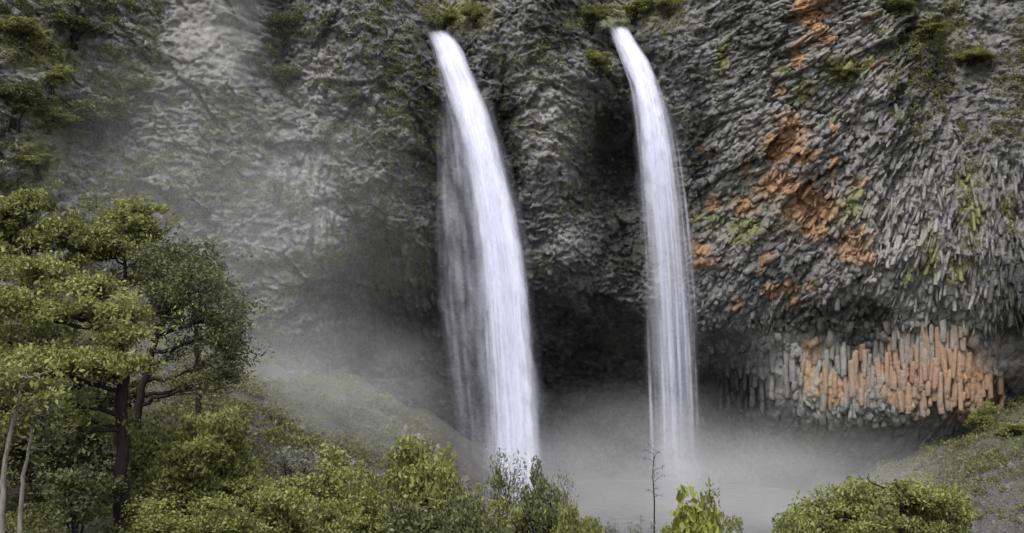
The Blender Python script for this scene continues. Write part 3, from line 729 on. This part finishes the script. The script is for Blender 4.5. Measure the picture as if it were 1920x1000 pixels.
def tree(name, label, base, trunk, r0, pads, leafmat=LEAF, bark=BARK, leaf=0.22, per=46, group=None, seed=1, fork=None, cat='tree', tint=0.5, r1=None, vz=1.2):
    """trunk: list of world points; pads: (centre, (rx,ry,rz), clumps)"""
    q = np.random.default_rng(seed); root = empty(name, base); tag(root, label, cat, group); b = np.array(base)
    P = np.array([np.array(p) for p in trunk]); n = 22
    tt = np.linspace(0, len(P) - 1, n); Pc = np.stack([np.interp(tt, np.arange(len(P)), P[:, k]) for k in range(3)], -1)
    for _ in range(2): Pc[1:-1] = (Pc[:-2] + 2 * Pc[1:-1] + Pc[2:]) / 4
    Pc[1:-1] += q.normal(0, r0 * 0.18, Pc[1:-1].shape)
    rad = np.linspace(r0, r1 if r1 else r0 * 0.35, n); rad[0] *= 1.5; rad[1] *= 1.15
    mt = MB(); Vv, Ff = tube(Pc - b, rad, 9, 0.08, seed); mt.add(Vv, Ff)
    mobj('trunk', mt.mesh('trunk', bark, True), root)
    mc = MB()
    for (c, e, m) in pads:
        c = np.array(c, dtype=float); e = np.array(e)
        f = int(n * (fork if fork else 0.55)); cand_ = Pc[f:]
        zz = np.argmin(np.abs(cand_[:, 2] - (c[2] - 0.35 * np.linalg.norm(cand_[:, :2] - c[:2], axis=1)))); s = cand_[zz]
        mid = s * 0.45 + c * 0.55 + np.array([0, 0, -0.12 * np.linalg.norm(c - s)]) + q.normal(0, 0.15, 3)
        bp = bez(s, mid, c, 10); bp[1:-1] += q.normal(0, 0.05, (8, 3))
        mbr = MB(); Vv, Ff = tube(bp - b, np.linspace(max(0.04, r0 * 0.38), 0.03, 10), 6); mbr.add(Vv, Ff)
        for k in range(m):
            g = q.normal(0, 1, 3); g /= np.linalg.norm(g); rr = q.random() ** 0.38
            cc = c + g * e * rr * np.array([1.08, 1.0, vz]) * (1 + 0.25 * q.normal())
            # umbrella: edges droop
            cc[2] -= 0.35 * e[2] * (np.hypot(g[0], g[1]) * rr) ** 2
            if k % 2 == 0:
                s2 = bp[int(q.integers(4, 10))]
                tw = bez(s2, (s2 + cc) / 2 + np.array([0, 0, -0.1]), cc, 6); Vv, Ff = tube(tw - b, np.linspace(0.028, 0.008, 6), 4); mbr.add(Vv, Ff)
            low = (g[2] * rr)  # pad tops tinted lighter, undersides darker: shading put into leaf colour
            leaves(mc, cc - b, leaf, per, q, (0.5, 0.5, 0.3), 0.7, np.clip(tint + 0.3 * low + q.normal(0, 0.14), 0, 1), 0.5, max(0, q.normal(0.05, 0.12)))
        for k in range(m // 3):
            cc = c + q.normal(0, 1, 3) * e * np.array([0.75, 0.8, 1.1])
            leaves(mc, cc - b, leaf * q.uniform(0.7, 1.5), per // 3, q, (0.7, 0.6, 0.45), 0.45, np.clip(tint + q.normal(0, 0.18), 0, 1), 0.45, max(0, q.normal(0.08, 0.15)))
        mobj('branch', mbr.mesh('branch', bark, True), root)
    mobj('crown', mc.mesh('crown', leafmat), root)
    return root

def pad(px, py, d, wx_, wy_, wz_, m): return (tuple(at(px, py, d)), (wx_ * K * d, wy_, wz_ * K * d), m)

# broad layered tree at the left
d = 44
gb = at(228, 960, d); gb.z = gz_at(gb.x, d) - 0.2
tree('layered_tree', 'broad layered tree with a dark upright trunk at the left', tuple(gb),
     [gb, at(228, 900, d), at(230, 800, d), at(234, 720, d), at(225, 640, d), at(190, 560, d + .5), at(170, 500, d + .5)], 0.30,
     [pad(60, 672, d - 2, 95, 1.8, 26, 46), pad(190, 676, d - 1.5, 85, 1.8, 26, 46), pad(110, 575, d, 110, 2.0, 24, 48), pad(215, 585, d, 60, 1.6, 26, 26), pad(150, 525, d + 1, 75, 1.6, 26, 30),
      pad(60, 500, d + 1, 60, 1.6, 30, 28), pad(30, 620, d + 1, 60, 1.8, 14, 14), pad(120, 755, d - 1, 70, 1.4, 22, 20), pad(40, 790, d - 2, 60, 1.4, 18, 18), pad(165, 790, d + 1, 40, 1.2, 20, 10), pad(10, 560, d - 1, 60, 1.8, 22, 24), pad(230, 625, d - .5, 50, 1.4, 20, 18)],
     leaf=0.17, per=92, seed=11, tint=0.50, fork=0.35, vz=0.8)
# spreading sparse tree behind it with black branches
d = 50
gb = at(252, 960, d); gb.z = gz_at(gb.x, d) - 0.2
tree('spreading_tree', 'dark fine-leaved tree with bare black spreading branches right of the layered tree', tuple(gb),
     [gb, at(254, 860, d), at(258, 780, d), at(268, 720, d), at(285, 660, d), at(300, 600, d)], 0.26,
     [pad(320, 560, d, 60, 2.0, 36, 40), pad(400, 590, d + 1, 50, 2.0, 40, 40), pad(425, 655, d, 38, 1.8, 40, 32), pad(360, 500, d + 1, 55, 2.0, 36, 36), pad(290, 490, d + 1, 45, 1.8, 34, 26), pad(385, 715, d - 1, 50, 1.6, 20, 24),
      pad(330, 655, d + 1.5, 40, 1.4, 18, 10), pad(300, 600, d + 1, 40, 1.6, 26, 22), pad(440, 600, d, 30, 1.6, 44, 24), pad(370, 545, d - 1, 70, 1.8, 30, 18), pad(410, 690, d + 1, 45, 1.4, 24, 20), pad(330, 520, d - .5, 60, 1.6, 26, 26)],
     leafmat=LEAFD, leaf=0.14, per=62, seed=12, tint=0.55, fork=0.4)
# slender tree further back
d = 62
gb = at(232, 800, d); gb.z = gz_at(gb.x, d) - 0.2
tree('slender_tree', 'slender pole-like tree rising with a hazy olive top above the layered tree', tuple(gb),
     [gb, at(234, 700, d), at(236, 600, d), at(234, 480, d), at(236, 400, d)], 0.17,
     [pad(205, 425, d, 50, 1.6, 22, 24), pad(270, 420, d, 42, 1.6, 26, 24), pad(240, 395, d, 40, 1.4, 14, 14), pad(200, 470, d + 1, 50, 1.6, 18, 20), pad(275, 470, d + 1, 45, 1.4, 18, 18), pad(240, 520, d, 50, 1.2, 16, 10), pad(180, 445, d - 1, 45, 1.4, 22, 18), pad(235, 450, d - 1, 60, 1.4, 24, 26), pad(290, 500, d + 1, 50, 1.4, 22, 18)],
     leaf=0.19, per=130, seed=13, tint=0.5, fork=0.6)
d = 60
gb = at(50, 800, d); gb.z = gz_at(gb.x, d) - 0.2
tree('rounded_tree', 'olive tree at the left edge with its top against the misty cliff', tuple(gb),
     [gb, at(50, 700, d), at(48, 560, d), at(45, 440, d), at(45, 380, d)], 0.22,
     [pad(15, 385, d, 40, 1.8, 34, 26), pad(60, 370, d, 26, 1.4, 24, 12), pad(30, 440, d, 60, 1.8, 30, 34), pad(110, 440, d, 55, 1.8, 34, 32), pad(70, 500, d, 70, 1.8, 24, 28), pad(-40, 430, d, 50, 1.8, 60, 30), pad(140, 490, d + 1, 40, 1.4, 20, 14)],
     leaf=0.2, per=140, seed=14, tint=0.5, vz=0.95, fork=0.55)
d = 64
gb = at(370, 800, d); gb.z = gz_at(gb.x, d) - 0.2
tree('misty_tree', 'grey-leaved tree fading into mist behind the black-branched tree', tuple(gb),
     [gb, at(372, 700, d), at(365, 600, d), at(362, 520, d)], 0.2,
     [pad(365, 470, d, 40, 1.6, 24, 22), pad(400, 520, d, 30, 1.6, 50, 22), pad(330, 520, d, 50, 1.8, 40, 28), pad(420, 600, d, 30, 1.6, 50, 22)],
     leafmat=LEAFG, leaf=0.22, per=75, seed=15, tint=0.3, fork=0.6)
# added backdrop trees, dark leaves standing in for the shade behind
for k_, (px, tp, d, wdt, lab) in enumerate([(-30, 560, 55, 110, 'added dark backdrop tree filling the shade behind the corner trunks at the left edge'), (90, 600, 56, 110, 'added dark backdrop tree behind the left half of the layered tree'),
                                         (185, 640, 57, 90, 'added dark backdrop tree directly behind the layered-tree trunk')]):
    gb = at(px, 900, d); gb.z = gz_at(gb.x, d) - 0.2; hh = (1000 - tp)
    tree('shade_backdrop_tree', lab, tuple(gb), [gb, at(px, 850, d), at(px + 6, 760, d), at(px, tp + 30, d)], 0.22,
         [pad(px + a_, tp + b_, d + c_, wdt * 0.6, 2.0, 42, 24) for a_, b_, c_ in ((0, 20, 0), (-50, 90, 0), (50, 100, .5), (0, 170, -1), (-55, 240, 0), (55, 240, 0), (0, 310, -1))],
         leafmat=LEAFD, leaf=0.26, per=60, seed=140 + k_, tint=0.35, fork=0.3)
# pale trunks in the corner
d = 37
gb = at(2, 1000, d); gb.z = gz_at(gb.x, d) - 0.2
tree('pale_trunk_tree', 'thin tree with a pale forked trunk in the bottom left corner', tuple(gb),
     [gb, at(4, 950, d), at(8, 880, d), at(14, 830, d), at(30, 770, d), at(40, 720, d)], 0.11,
     [pad(40, 705, d, 50, 1.2, 18, 14), pad(-5, 730, d, 40, 1.2, 20, 12), pad(85, 745, d, 35, 1.0, 16, 8)], bark=BARKP, leaf=0.2, per=40, seed=16, tint=0.4, fork=0.6)
d = 39
gb = at(38, 1010, d); gb.z = gz_at(gb.x, d) - 0.2
tree('pale_sapling', 'short pale leaning trunk second from the left edge', tuple(gb),
     [gb, at(39, 960, d), at(42, 900, d), at(55, 840, d), at(62, 790, d)], 0.10,
     [pad(70, 775, d, 40, 1.0, 16, 9), pad(110, 815, d + 1, 30, 1.0, 14, 6)], leafmat=LEAFD, bark=BARKP, leaf=0.2, per=36, seed=17, tint=0.4, fork=0.6)

# shrubs: a few kinds, each copied with its parts
def shrub_proto(seed, h=2.4, w=1.3, clumps=70, leaf=0.13, per=70, mat=LEAF, upright=0.0, tint=0.55, aspect=0.5, bark=BARK, stems=6):
    q = np.random.default_rng(seed); ms = MB(); ml = MB()
    tips = []
    lob = [(q.uniform(-.55, .55) * w, q.uniform(-.5, .5) * w, h * q.uniform(0.5, 0.86), w * q.uniform(0.38, 0.62)) for _ in range(7)]
    for k in range(stems):
        lx, ly, lz, lr = lob[k % 7]
        p = bez((q.normal(0, .12), q.normal(0, .12), -0.4), (lx * 0.3, ly * 0.3, lz * 0.6), (lx, ly, lz), 7)
        V, F = tube(p, np.linspace(0.05, 0.015, 7), 5); ms.add(V, F); tips.append(p)
    for k in range(clumps):
        lx, ly, lz, lr = lob[k % 7]
        g = q.normal(0, 1, 3); g /= np.linalg.norm(g); g *= q.random() ** 0.3
        c = np.array([lx, ly, lz]) + g * np.array([lr, lr, lr * (1.0 + upright)])
        c[2] = max(c[2], 0.12)
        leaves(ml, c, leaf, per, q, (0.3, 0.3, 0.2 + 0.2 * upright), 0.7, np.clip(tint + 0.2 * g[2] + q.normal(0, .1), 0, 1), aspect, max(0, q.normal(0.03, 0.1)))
        if k % 3 == 0:
            s = tips[k % len(tips)][4]; V, F = tube(bez(s, (s + c) / 2, c, 4), np.linspace(0.018, 0.006, 4), 3); ms.add(V, F)
    return ms.mesh('stem', bark, True), ml.mesh('foliage', mat)
SH = {
    'round': [shrub_proto(31 + i) for i in range(3)],
    'dark': [shrub_proto(41 + i, mat=LEAFD, leaf=0.13, tint=0.6) for i in range(2)],
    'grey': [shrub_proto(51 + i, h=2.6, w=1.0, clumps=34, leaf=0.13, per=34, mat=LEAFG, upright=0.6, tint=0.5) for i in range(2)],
    'upright': [shrub_proto(61 + i, h=3.2, w=0.7, clumps=40, leaf=0.19, per=36, upright=1.0, tint=0.6) for i in range(2)],
    'bright': [shrub_proto(71 + i, h=2.2, w=0.8, clumps=40, leaf=0.24, per=26, mat=LEAFB, tint=0.6, aspect=0.55, upright=0.4) for i in range(2)],
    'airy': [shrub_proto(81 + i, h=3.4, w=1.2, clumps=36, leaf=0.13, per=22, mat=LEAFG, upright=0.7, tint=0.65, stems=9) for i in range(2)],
}
cnt = 0
def shrub(kind, label, px, top, d, wpx, hpx=None, group=None, loc=None, name=None, cat='shrub', rz=None):
    """top of the shrub at photo row `top`, width wpx at distance d; stands on the ground unless loc is given"""
    global cnt
    cnt += 1
    q = np.random.default_rng(500 + cnt)
    ms, ml = SH[kind][cnt % len(SH[kind])]
    H = {'round': 2.75, 'dark': 2.75, 'grey': 3.1, 'upright': 4.0, 'bright': 2.6, 'airy': 4.0}[kind]
    Wd = {'round': 2.6, 'dark': 2.6, 'grey': 2.0, 'upright': 1.5, 'bright': 1.7, 'airy': 2.4}[kind]
    if loc is None:
        p = at(px, top, d); zb = gz_at(p.x, d) - 0.15; hh = max(0.5, p.z - zb) * 1.08; loc = Vector((p.x, d, zb))
    else:
        hh = hpx * K * loc.y
    w = 1.3 * wpx * K * loc.y
    r = empty(name or {'round': 'shrub', 'dark': 'dark_shrub', 'grey': 'grey_shrub', 'upright': 'upright_shrub', 'bright': 'broad_leaved_shrub', 'airy': 'airy_shrub'}[kind], loc)
    tag(r, label, cat, group)
    r.scale = (w / Wd, w / Wd, hh / H); r.rotation_euler.z = q.uniform(0, 6.28) if rz is None else rz
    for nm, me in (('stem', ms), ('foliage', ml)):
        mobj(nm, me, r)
    return r

# bottom edge, left to right
FG = [
    ('round', 'large olive shrub just right of the dark layered-tree trunk', 300, 775, 46, 130),
    ('round', 'tall yellowish shrub under the lowest black branches', 395, 755, 47, 130),
    ('round', 'olive shrub at the upper right end of the green bank', 445, 800, 47.5, 90),
    ('round', 'wide olive shrub low on the green bank beside the trunk', 290, 880, 45, 130),
    ('round', 'wide olive shrub in the middle of the green bank', 385, 880, 46, 130),
    ('dark', 'dark shrub in the shade between the corner trunks and the layered-tree trunk', 140, 870, 42, 150),
    ('round', 'olive shrub at the bottom edge under the green bank', 330, 945, 41, 140),
    ('round', 'spreading shrub at the foot of the misty slope', 480, 885, 47, 110),
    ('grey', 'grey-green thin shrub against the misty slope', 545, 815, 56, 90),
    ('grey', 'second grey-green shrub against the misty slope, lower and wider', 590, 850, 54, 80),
    ('round', 'low olive shrub at the bottom edge below the grey-green shrubs', 545, 905, 44, 130),
    ('upright', 'narrow upright shrub left of the tall rounded shrub', 640, 828, 48, 62),
    ('round', 'yellow-green shrub at the base of the narrow upright shrub', 690, 880, 45, 110),
    ('round', 'tall rounded shrub with the highest top along the bottom row', 800, 812, 47, 130),
    ('round', 'olive shrub between the tall rounded shrub and the left waterfall foot', 868, 856, 46, 90),
    ('dark', 'dark low shrub in front of the tall rounded shrub', 770, 935, 41, 130),
    ('round', 'low olive shrub at the bottom edge below the narrow upright shrub', 640, 930, 41, 120),
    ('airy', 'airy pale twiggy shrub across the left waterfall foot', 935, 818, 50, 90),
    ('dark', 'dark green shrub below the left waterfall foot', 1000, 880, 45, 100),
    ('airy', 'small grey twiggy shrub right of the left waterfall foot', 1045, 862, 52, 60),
    ('round', 'rounded green shrub below the gap between the waterfalls', 1066, 930, 43, 62),
    ('round', 'olive shrub at the bottom edge under the left waterfall', 930, 950, 42, 100),
    ('grey', 'small hazy grey plant between the two waterfalls at the bottom edge', 1140, 955, 50, 60),
    ('grey', 'low hazy grey plant left of the thin bare sapling', 1195, 972, 48, 50),
    ('bright', 'bright broad-leaved shrub below the right waterfall', 1290, 906, 42, 80),
    ('upright', 'slender leafy shoot right of the bright broad-leaved shrub', 1343, 895, 46, 36),
    ('bright', 'low bright shrub at the bottom edge right of the right waterfall', 1330, 950, 40, 70),
    ('round', 'shrub left of the dark-stemmed bushy tree, behind its lowest leaves', 1530, 925, 44, 130),
    ('round', 'olive shrub at the bottom edge left of the dark-stemmed bushy tree', 1600, 955, 42, 120),
    ('round', 'olive shrub right of the dark-stemmed bushy tree', 1745, 930, 44, 90),
    ('round', 'low leafy shrub at the bottom edge, leftmost of the lower-right thicket', 1470, 965, 40, 90),
    ('round', 'olive shrub in the upper middle of the green bank', 345, 810, 45.5, 130),
    ('round', 'olive shrub at the top of the green bank beside the layered-tree trunk', 268, 765, 46.8, 80),
    ('round', 'wide olive shrub low on the green bank above the bottom edge', 440, 930, 42, 130),
    ('round', 'wide olive shrub between the spreading shrub and the narrow upright shrub', 575, 880, 48, 120),
    ('round', 'pale olive shrub left of the tall rounded shrub, touching it', 735, 858, 49, 90),
    ('dark', 'dark shrub at the bottom edge in front of the left waterfall foot', 880, 930, 40, 110),
    ('round', 'low shrub at the bottom edge just right of the rounded green shrub', 1110, 965, 45, 60),
    ('upright', 'small upright plant at the bottom edge left of the bright broad-leaved shrub', 1245, 960, 46, 40),
    ('round', 'low shrub at the bottom edge between the bright shrubs and the lower-right thicket', 1400, 978, 44, 70),
    ('round', 'olive shrub standing behind the dark-stemmed bushy tree', 1655, 893, 48, 130),
    ('round', 'shrub hard against the right side of the dark-stemmed bushy tree, behind it', 1735, 900, 48, 110),
    ('round', 'low leafy shrub at the right end of the lower-right thicket', 1785, 945, 45, 90),
    ('round', 'leafy shrub at the left end of the lower-right thicket, behind the leftmost shrub', 1490, 948, 45, 110),
    ('round', 'low olive shrub behind the left boughs of the bushy tree', 1580, 918, 48, 110),
    ('round', 'small shrub at the foot of the rust-stained columns', 1835, 757, 89, 55),
    ('round', 'small shrub on the grassy right bank at the right edge', 1900, 790, 86, 60),
]
for a in FG: shrub(*a)

# cliff vegetation with its own places
CV = [
    ('round', 'bush hanging in the notch above the left waterfall lip', 830, 40, 60, 50),
    ('round', 'bush right of the left waterfall lip at the top edge', 890, 30, 60, 50),
    ('round', 'bush left of the right waterfall lip on the green gully', 1110, 35, 70, 50),
    ('round', 'bush above the right waterfall lip', 1185, 25, 70, 50),
    ('round', 'bush at the top edge right of the right waterfall lip', 1255, 12, 60, 50),
    ('round', 'bush on the buttress left of the right waterfall', 1125, 120, 60, 50),
    ('dark', 'dark bush in the shadowed gully at the top left', 530, 60, 70, 70),
    ('dark', 'dark bush low in the shadowed top-left gully', 530, 150, 60, 60),
    ('round', 'mossy bush on the rust-flecked upper columns', 1590, 142, 80, 24),
    ('round', 'grassy bush on the ridge at the top right', 1745, 62, 60, 24),
    ('round', 'wide grassy bush lower on the top right ridge', 1815, 112, 80, 22),
    ('round', 'bush at the top edge on the right ridge', 1690, 14, 50, 26),
    ('dark', 'shrub clinging to the undercut left of the left waterfall', 745, 450, 70, 60),
    ('grey', 'grey plant on the undercut below the clinging shrub', 705, 520, 50, 50),
    ('round', 'olive bush at the left edge near the top', 40, 60, 80, 60),
    ('round', 'olive bush on the dark left wall, right of the left-edge bush', 95, 150, 60, 60),
    ('dark', 'dark bush on the left wall below the ledges', 190, 230, 120, 90),
    ('round', 'olive tuft in the middle of the dark left wall', 90, 225, 90, 50),
    ('dark', 'dark bush at the left edge halfway up the wall', 25, 200, 100, 90),
    ('dark', 'dark overhanging bush under the top left ledge', 140, 60, 110, 60),
    ('round', 'olive tuft low on the dark left wall', 75, 310, 70, 50),
    ('grey', 'lone hazy plant on the misty wall', 515, 345, 30, 26),
]
for kind, lab, px, py, wpx, hpx in CV:
    p = on_cliff(px, py + hpx * 0.4); p.y -= 0.2
    shrub(kind, lab, px, py, 0, wpx, hpx, None, p)

CVX = [(a[2], a[3] + a[5] * 0.5, a[4], a[5]) for a in CV]
# bushy tree with a dark stem, and its bare twig
d = 43
fb = at(1688, 1000, d); fb.z = gz_at(fb.x, d) - 0.1
bt = tree('bushy_tree', 'broad light green bushy tree with a short dark stem at the lower right', tuple(fb), [fb, at(1688, 985, d), at(1692, 950, d), at(1686, 925, d), at(1680, 905, d)], 0.12,
     [pad(1690, 916, d + .5, 38, 1.0, 14, 14), pad(1632, 930, d, 44, 1.2, 16, 18), pad(1742, 932, d, 38, 1.2, 16, 16), pad(1575, 950, d, 44, 1.2, 16, 18), pad(1775, 965, d, 34, 1.0, 18, 14), pad(1510, 972, d - .5, 46, 1.2, 14, 16), pad(1640, 968, d - 1, 40, 1.0, 14, 10), pad(1735, 985, d - 1, 34, 1.0, 12, 8)],
     leaf=0.15, per=110, seed=21, tint=0.62, fork=0.5, vz=0.9)
mt = MB(); p0 = at(1680, 922, d) - fb
V, F = tube([p0, at(1655, 914, d - .3) - fb, at(1634, 906, d - .4) - fb, at(1626, 897, d - .4) - fb, at(1630, 888, d - .4) - fb], [0.045, 0.035, 0.028, 0.02, 0.01], 5); mt.add(V, F)
mobj('dead_twig', mt.mesh('dead_twig', BARK), bt)

# thin bare sapling in front of the right waterfall
d = 50
sb = at(1226, 985, d); sb.z = gz_at(sb.x, d) - 0.1
r = empty('bare_sapling', sb); tag(r, 'thin almost bare sapling standing before the foot of the right waterfall', 'sapling')
c = np.array([sb, at(1227, 940, d), at(1224, 890, d), at(1226, 845, d)]) - np.array(sb)
mt = MB(); V, F = tube(c, [0.04, 0.03, 0.02, 0.008], 6); mt.add(V, F); mobj('trunk', mt.mesh('trunk', BARK), r)
mt = MB(); ml = MB(); q = np.random.default_rng(99)
for k in range(14):
    s = c[1] + (c[3] - c[1]) * (k / 13.0); e = s + np.array([q.uniform(-.45, .45), q.uniform(-.3, .3), q.uniform(.05, .4)])
    V, F = tube(bez(s, (s + e) / 2 + [0, 0, .05], e, 5), np.linspace(.014, .005, 5), 4); mt.add(V, F)
    leaves(ml, e, 0.10, 7, q, (.12, .12, .1), .5, .3)
mobj('twigs', mt.mesh('twigs', BARK), r)['kind'] = 'stuff'
mobj('foliage', ml.mesh('foliage', LEAFG), r)

# ------------------------------------------------------------------ uncountable greenery
ml = MB(); q = np.random.default_rng(301)
def fill(region, n, dr, hgt, leaf, per, tint, warm=0.03):
    for _ in range(n):
        px = q.uniform(*region); d_ = q.uniform(*dr); x = (px - 960) * K * d_
        z = gz_at(x, d_) + hgt * q.random() ** 1.5
        leaves(ml, (x, d_, z), leaf, per, q, (0.5, 0.5, 0.28), 0.8, np.clip(tint + q.normal(0, .14), 0, 1), 0.5, warm)
fill((240, 520), 900, (42, 60), 1.6, 0.14, 46, 0.5)
fill((440, 1100), 1000, (37, 52), 1.5, 0.14, 46, 0.45)
fill((1240, 1850), 420, (37, 50), 1.0, 0.15, 40, 0.5)
fill((-60, 260), 420, (39, 66), 1.2, 0.16, 30, 0.12)  # leaves below the left trees tinted dark to stand for shade
tag(mobj('undergrowth', ml.mesh('undergrowth', LEAF)), 'low mixed undergrowth covering the near bank along the bottom', 'undergrowth', kind='stuff')
ml = MB()
for x0, x1, d0, d1, nn, sd in ((1640, 1960, 72, 94, 1700, 4), (330, 800, 62, 96, 3600, 9), (-40, 420, 60, 84, 800, 6)):
    for _ in range(nn):
        px = q.uniform(x0, x1); d_ = q.uniform(d0, d1); x = (px - 960) * K * d_
        cl = nlook(x / 3, d_ / 4, sd)
        if cl < -0.25: continue
        hgt_ = 0.25 + 1.7 * max(0, cl)
        leaves(ml, (x, d_, gz_at(x, d_) + 0.35 * hgt_), 0.26, 24, q, (0.55, 0.5, 0.6 * hgt_), 0.5, np.clip(0.42 + q.normal(0, .16), 0, 1), 0.3, 0.12)
for _ in range(420):
    px = q.uniform(340, 860); d_ = q.uniform(64, 98); x = (px - 960) * K * d_
    if nlook(x / 4, d_ / 4, 14) < -0.1: continue
    w_ = q.uniform(0.4, 1.5)
    leaves(ml, (x, d_, gz_at(x, d_) + 0.5 * w_), 0.26, 44, q, (w_, w_, w_ * q.uniform(0.6, 1.1)), 0.6, np.clip(0.36 + q.normal(0, .18), 0, 1), 0.4, 0.12)
for _ in range(160):
    px = q.uniform(1680, 1960); d_ = q.uniform(72, 92); x = (px - 960) * K * d_
    w_ = q.uniform(0.3, 0.7)
    leaves(ml, (x, d_, gz_at(x, d_) + 0.4 * w_), 0.24, 34, q, (w_, w_, w_ * 0.7), 0.6, np.clip(0.36 + q.normal(0, .18), 0, 1), 0.4, 0.12)
tag(mobj('bank_grass', ml.mesh('bank_grass', LEAFM)), 'tufts of grey-green grass on the misty banks below the cliff', 'grass', kind='stuff')
ml = MB()
zones = [(-30, 330, -20, 400, 2600, .34), (480, 570, -20, 200, 260, .15), (560, 820, -20, 540, 1900, .32), (930, 1110, -20, 420, 600, .28), (1060, 1290, -20, 70, 320, .55), (790, 930, -20, 60, 260, .55),
         (1660, 1940, -20, 270, 1300, .42), (1290, 1680, -10, 200, 200, .45), (1300, 1900, 300, 560, 220, .6), (200, 640, 150, 660, 2200, .42), (1724, 1756, 420, 545, 90, .8), (1795, 1838, 300, 520, 150, .8), (1878, 1902, 355, 445, 60, .8), (1770, 1800, 470, 540, 50, .8), (1690, 1712, 490, 530, 24, .8), (1550, 1640, 108, 160, 60, .7), (1300, 1430, 395, 460, 60, .6), (1340, 1370, 60, 150, 30, .6)]
for x0, x1, y0, y1, nn, tn in zones:
    for _ in range(nn):
        px = q.uniform(x0, x1); py = q.uniform(y0, y1)
        p = on_cliff(px, py)
        if sample(smooth_l, px, py, p.y) > 0.25: continue
        if nlook(p.x / 2.5, p.z / 2.5, 42) < -0.1: continue
        leaves(ml, (p.x, p.y - 0.12, p.z), 0.18, int(q.integers(12, 32)), q, (0.42, 0.16, 0.34), 0.5, np.clip(tn + q.normal(0, .13), 0, 1), 0.4, 0.08)
for (cx, cy, w_, h_) in CVX:
    for _ in range(26):
        px = cx + q.normal(0, 0.65 * w_); py = cy + abs(q.normal(0, 0.9 * h_)) - 0.3 * h_
        p = on_cliff(px, py)
        leaves(ml, (p.x, p.y - 0.1, p.z), 0.17, int(q.integers(12, 34)), q, (0.4, 0.15, 0.4), 0.4, np.clip(.42 + q.normal(0, .15), 0, 1), 0.35, 0.08)
tag(mobj('cliff_plants', ml.mesh('cliff_plants', LEAFM)), 'small ferns, moss and grass clinging all over the cliff ledges', 'ferns', kind='stuff')

# ------------------------------------------------------------------ spray and haze
def mist(name, label, px, py, d, rx, ry, rz, dens, seed, ncut=0.35):
    import bmesh
    bm = bmesh.new(); bmesh.ops.create_icosphere(bm, subdivisions=3, radius=1.0)
    me = bpy.data.meshes.new(name); bm.to_mesh(me); bm.free()
    m = bpy.data.materials.new(name); m.use_nodes = True; n = m.node_tree.nodes; l = m.node_tree.links
    n.remove(n['Principled BSDF'])
    tc = n.new('ShaderNodeTexCoord'); ln = n.new('ShaderNodeVectorMath'); ln.operation = 'LENGTH'; l.new(tc.outputs['Object'], ln.inputs[0])
    mr = n.new('ShaderNodeMapRange'); mr.interpolation_type = 'SMOOTHSTEP'
    mr.inputs[1].default_value = 1.0; mr.inputs[2].default_value = 0.15; mr.inputs[3].default_value = 0; mr.inputs[4].default_value = dens
    l.new(ln.outputs['Value'], mr.inputs[0])
    va = n.new('ShaderNodeVectorMath'); va.operation = 'ADD'; va.inputs[1].default_value = (seed * 3.1, seed * 1.7, 0); l.new(tc.outputs['Object'], va.inputs[0])
    nn = noise(n, l, va.outputs[0], 2.2, 2, 0.5)
    mr2 = n.new('ShaderNodeMapRange'); mr2.inputs[1].default_value = ncut; mr2.inputs[2].default_value = 0.75; mr2.inputs[3].default_value = 0.25; mr2.inputs[4].default_value = 1.3; l.new(nn, mr2.inputs[0])
    pv_ = n.new('ShaderNodeVolumePrincipled'); pv_.inputs['Color'].default_value = (0.93, 0.935, 0.95, 1); pv_.inputs['Anisotropy'].default_value = 0.0
    l.new(math_(n, l, 'MULTIPLY', mr.outputs[0], mr2.outputs[0]), pv_.inputs['Density'])
    l.new(pv_.outputs[0], n['Material Output'].inputs['Volume'])
    me.materials.append(m); m.cycles.volume_step_rate = 6.0 if hasattr(m, 'cycles') else 1
    o = mobj(name, me, None, at(px, py, d)); o.scale = (rx, ry, rz)
    tag(o, label, 'mist', kind='stuff'); return o
MIST = True
if MIST:
    mist('mist', 'grey spray drifting over the plunge pool between the waterfalls', 1180, 950, 89, 19, 13, 10.5, 0.066, 1)
    mist('mist', 'pale spray spreading over the pool right of the right waterfall', 1480, 950, 84, 18, 13, 7.5, 0.056, 2)
    mist('mist', 'drifting mist in front of the left cliff wall and slope', 430, 470, 80, 17, 7, 20, 0.036, 3)
    mist('mist', 'low mist on the slope left of the left waterfall', 600, 760, 83, 14, 8, 8.5, 0.062, 4)
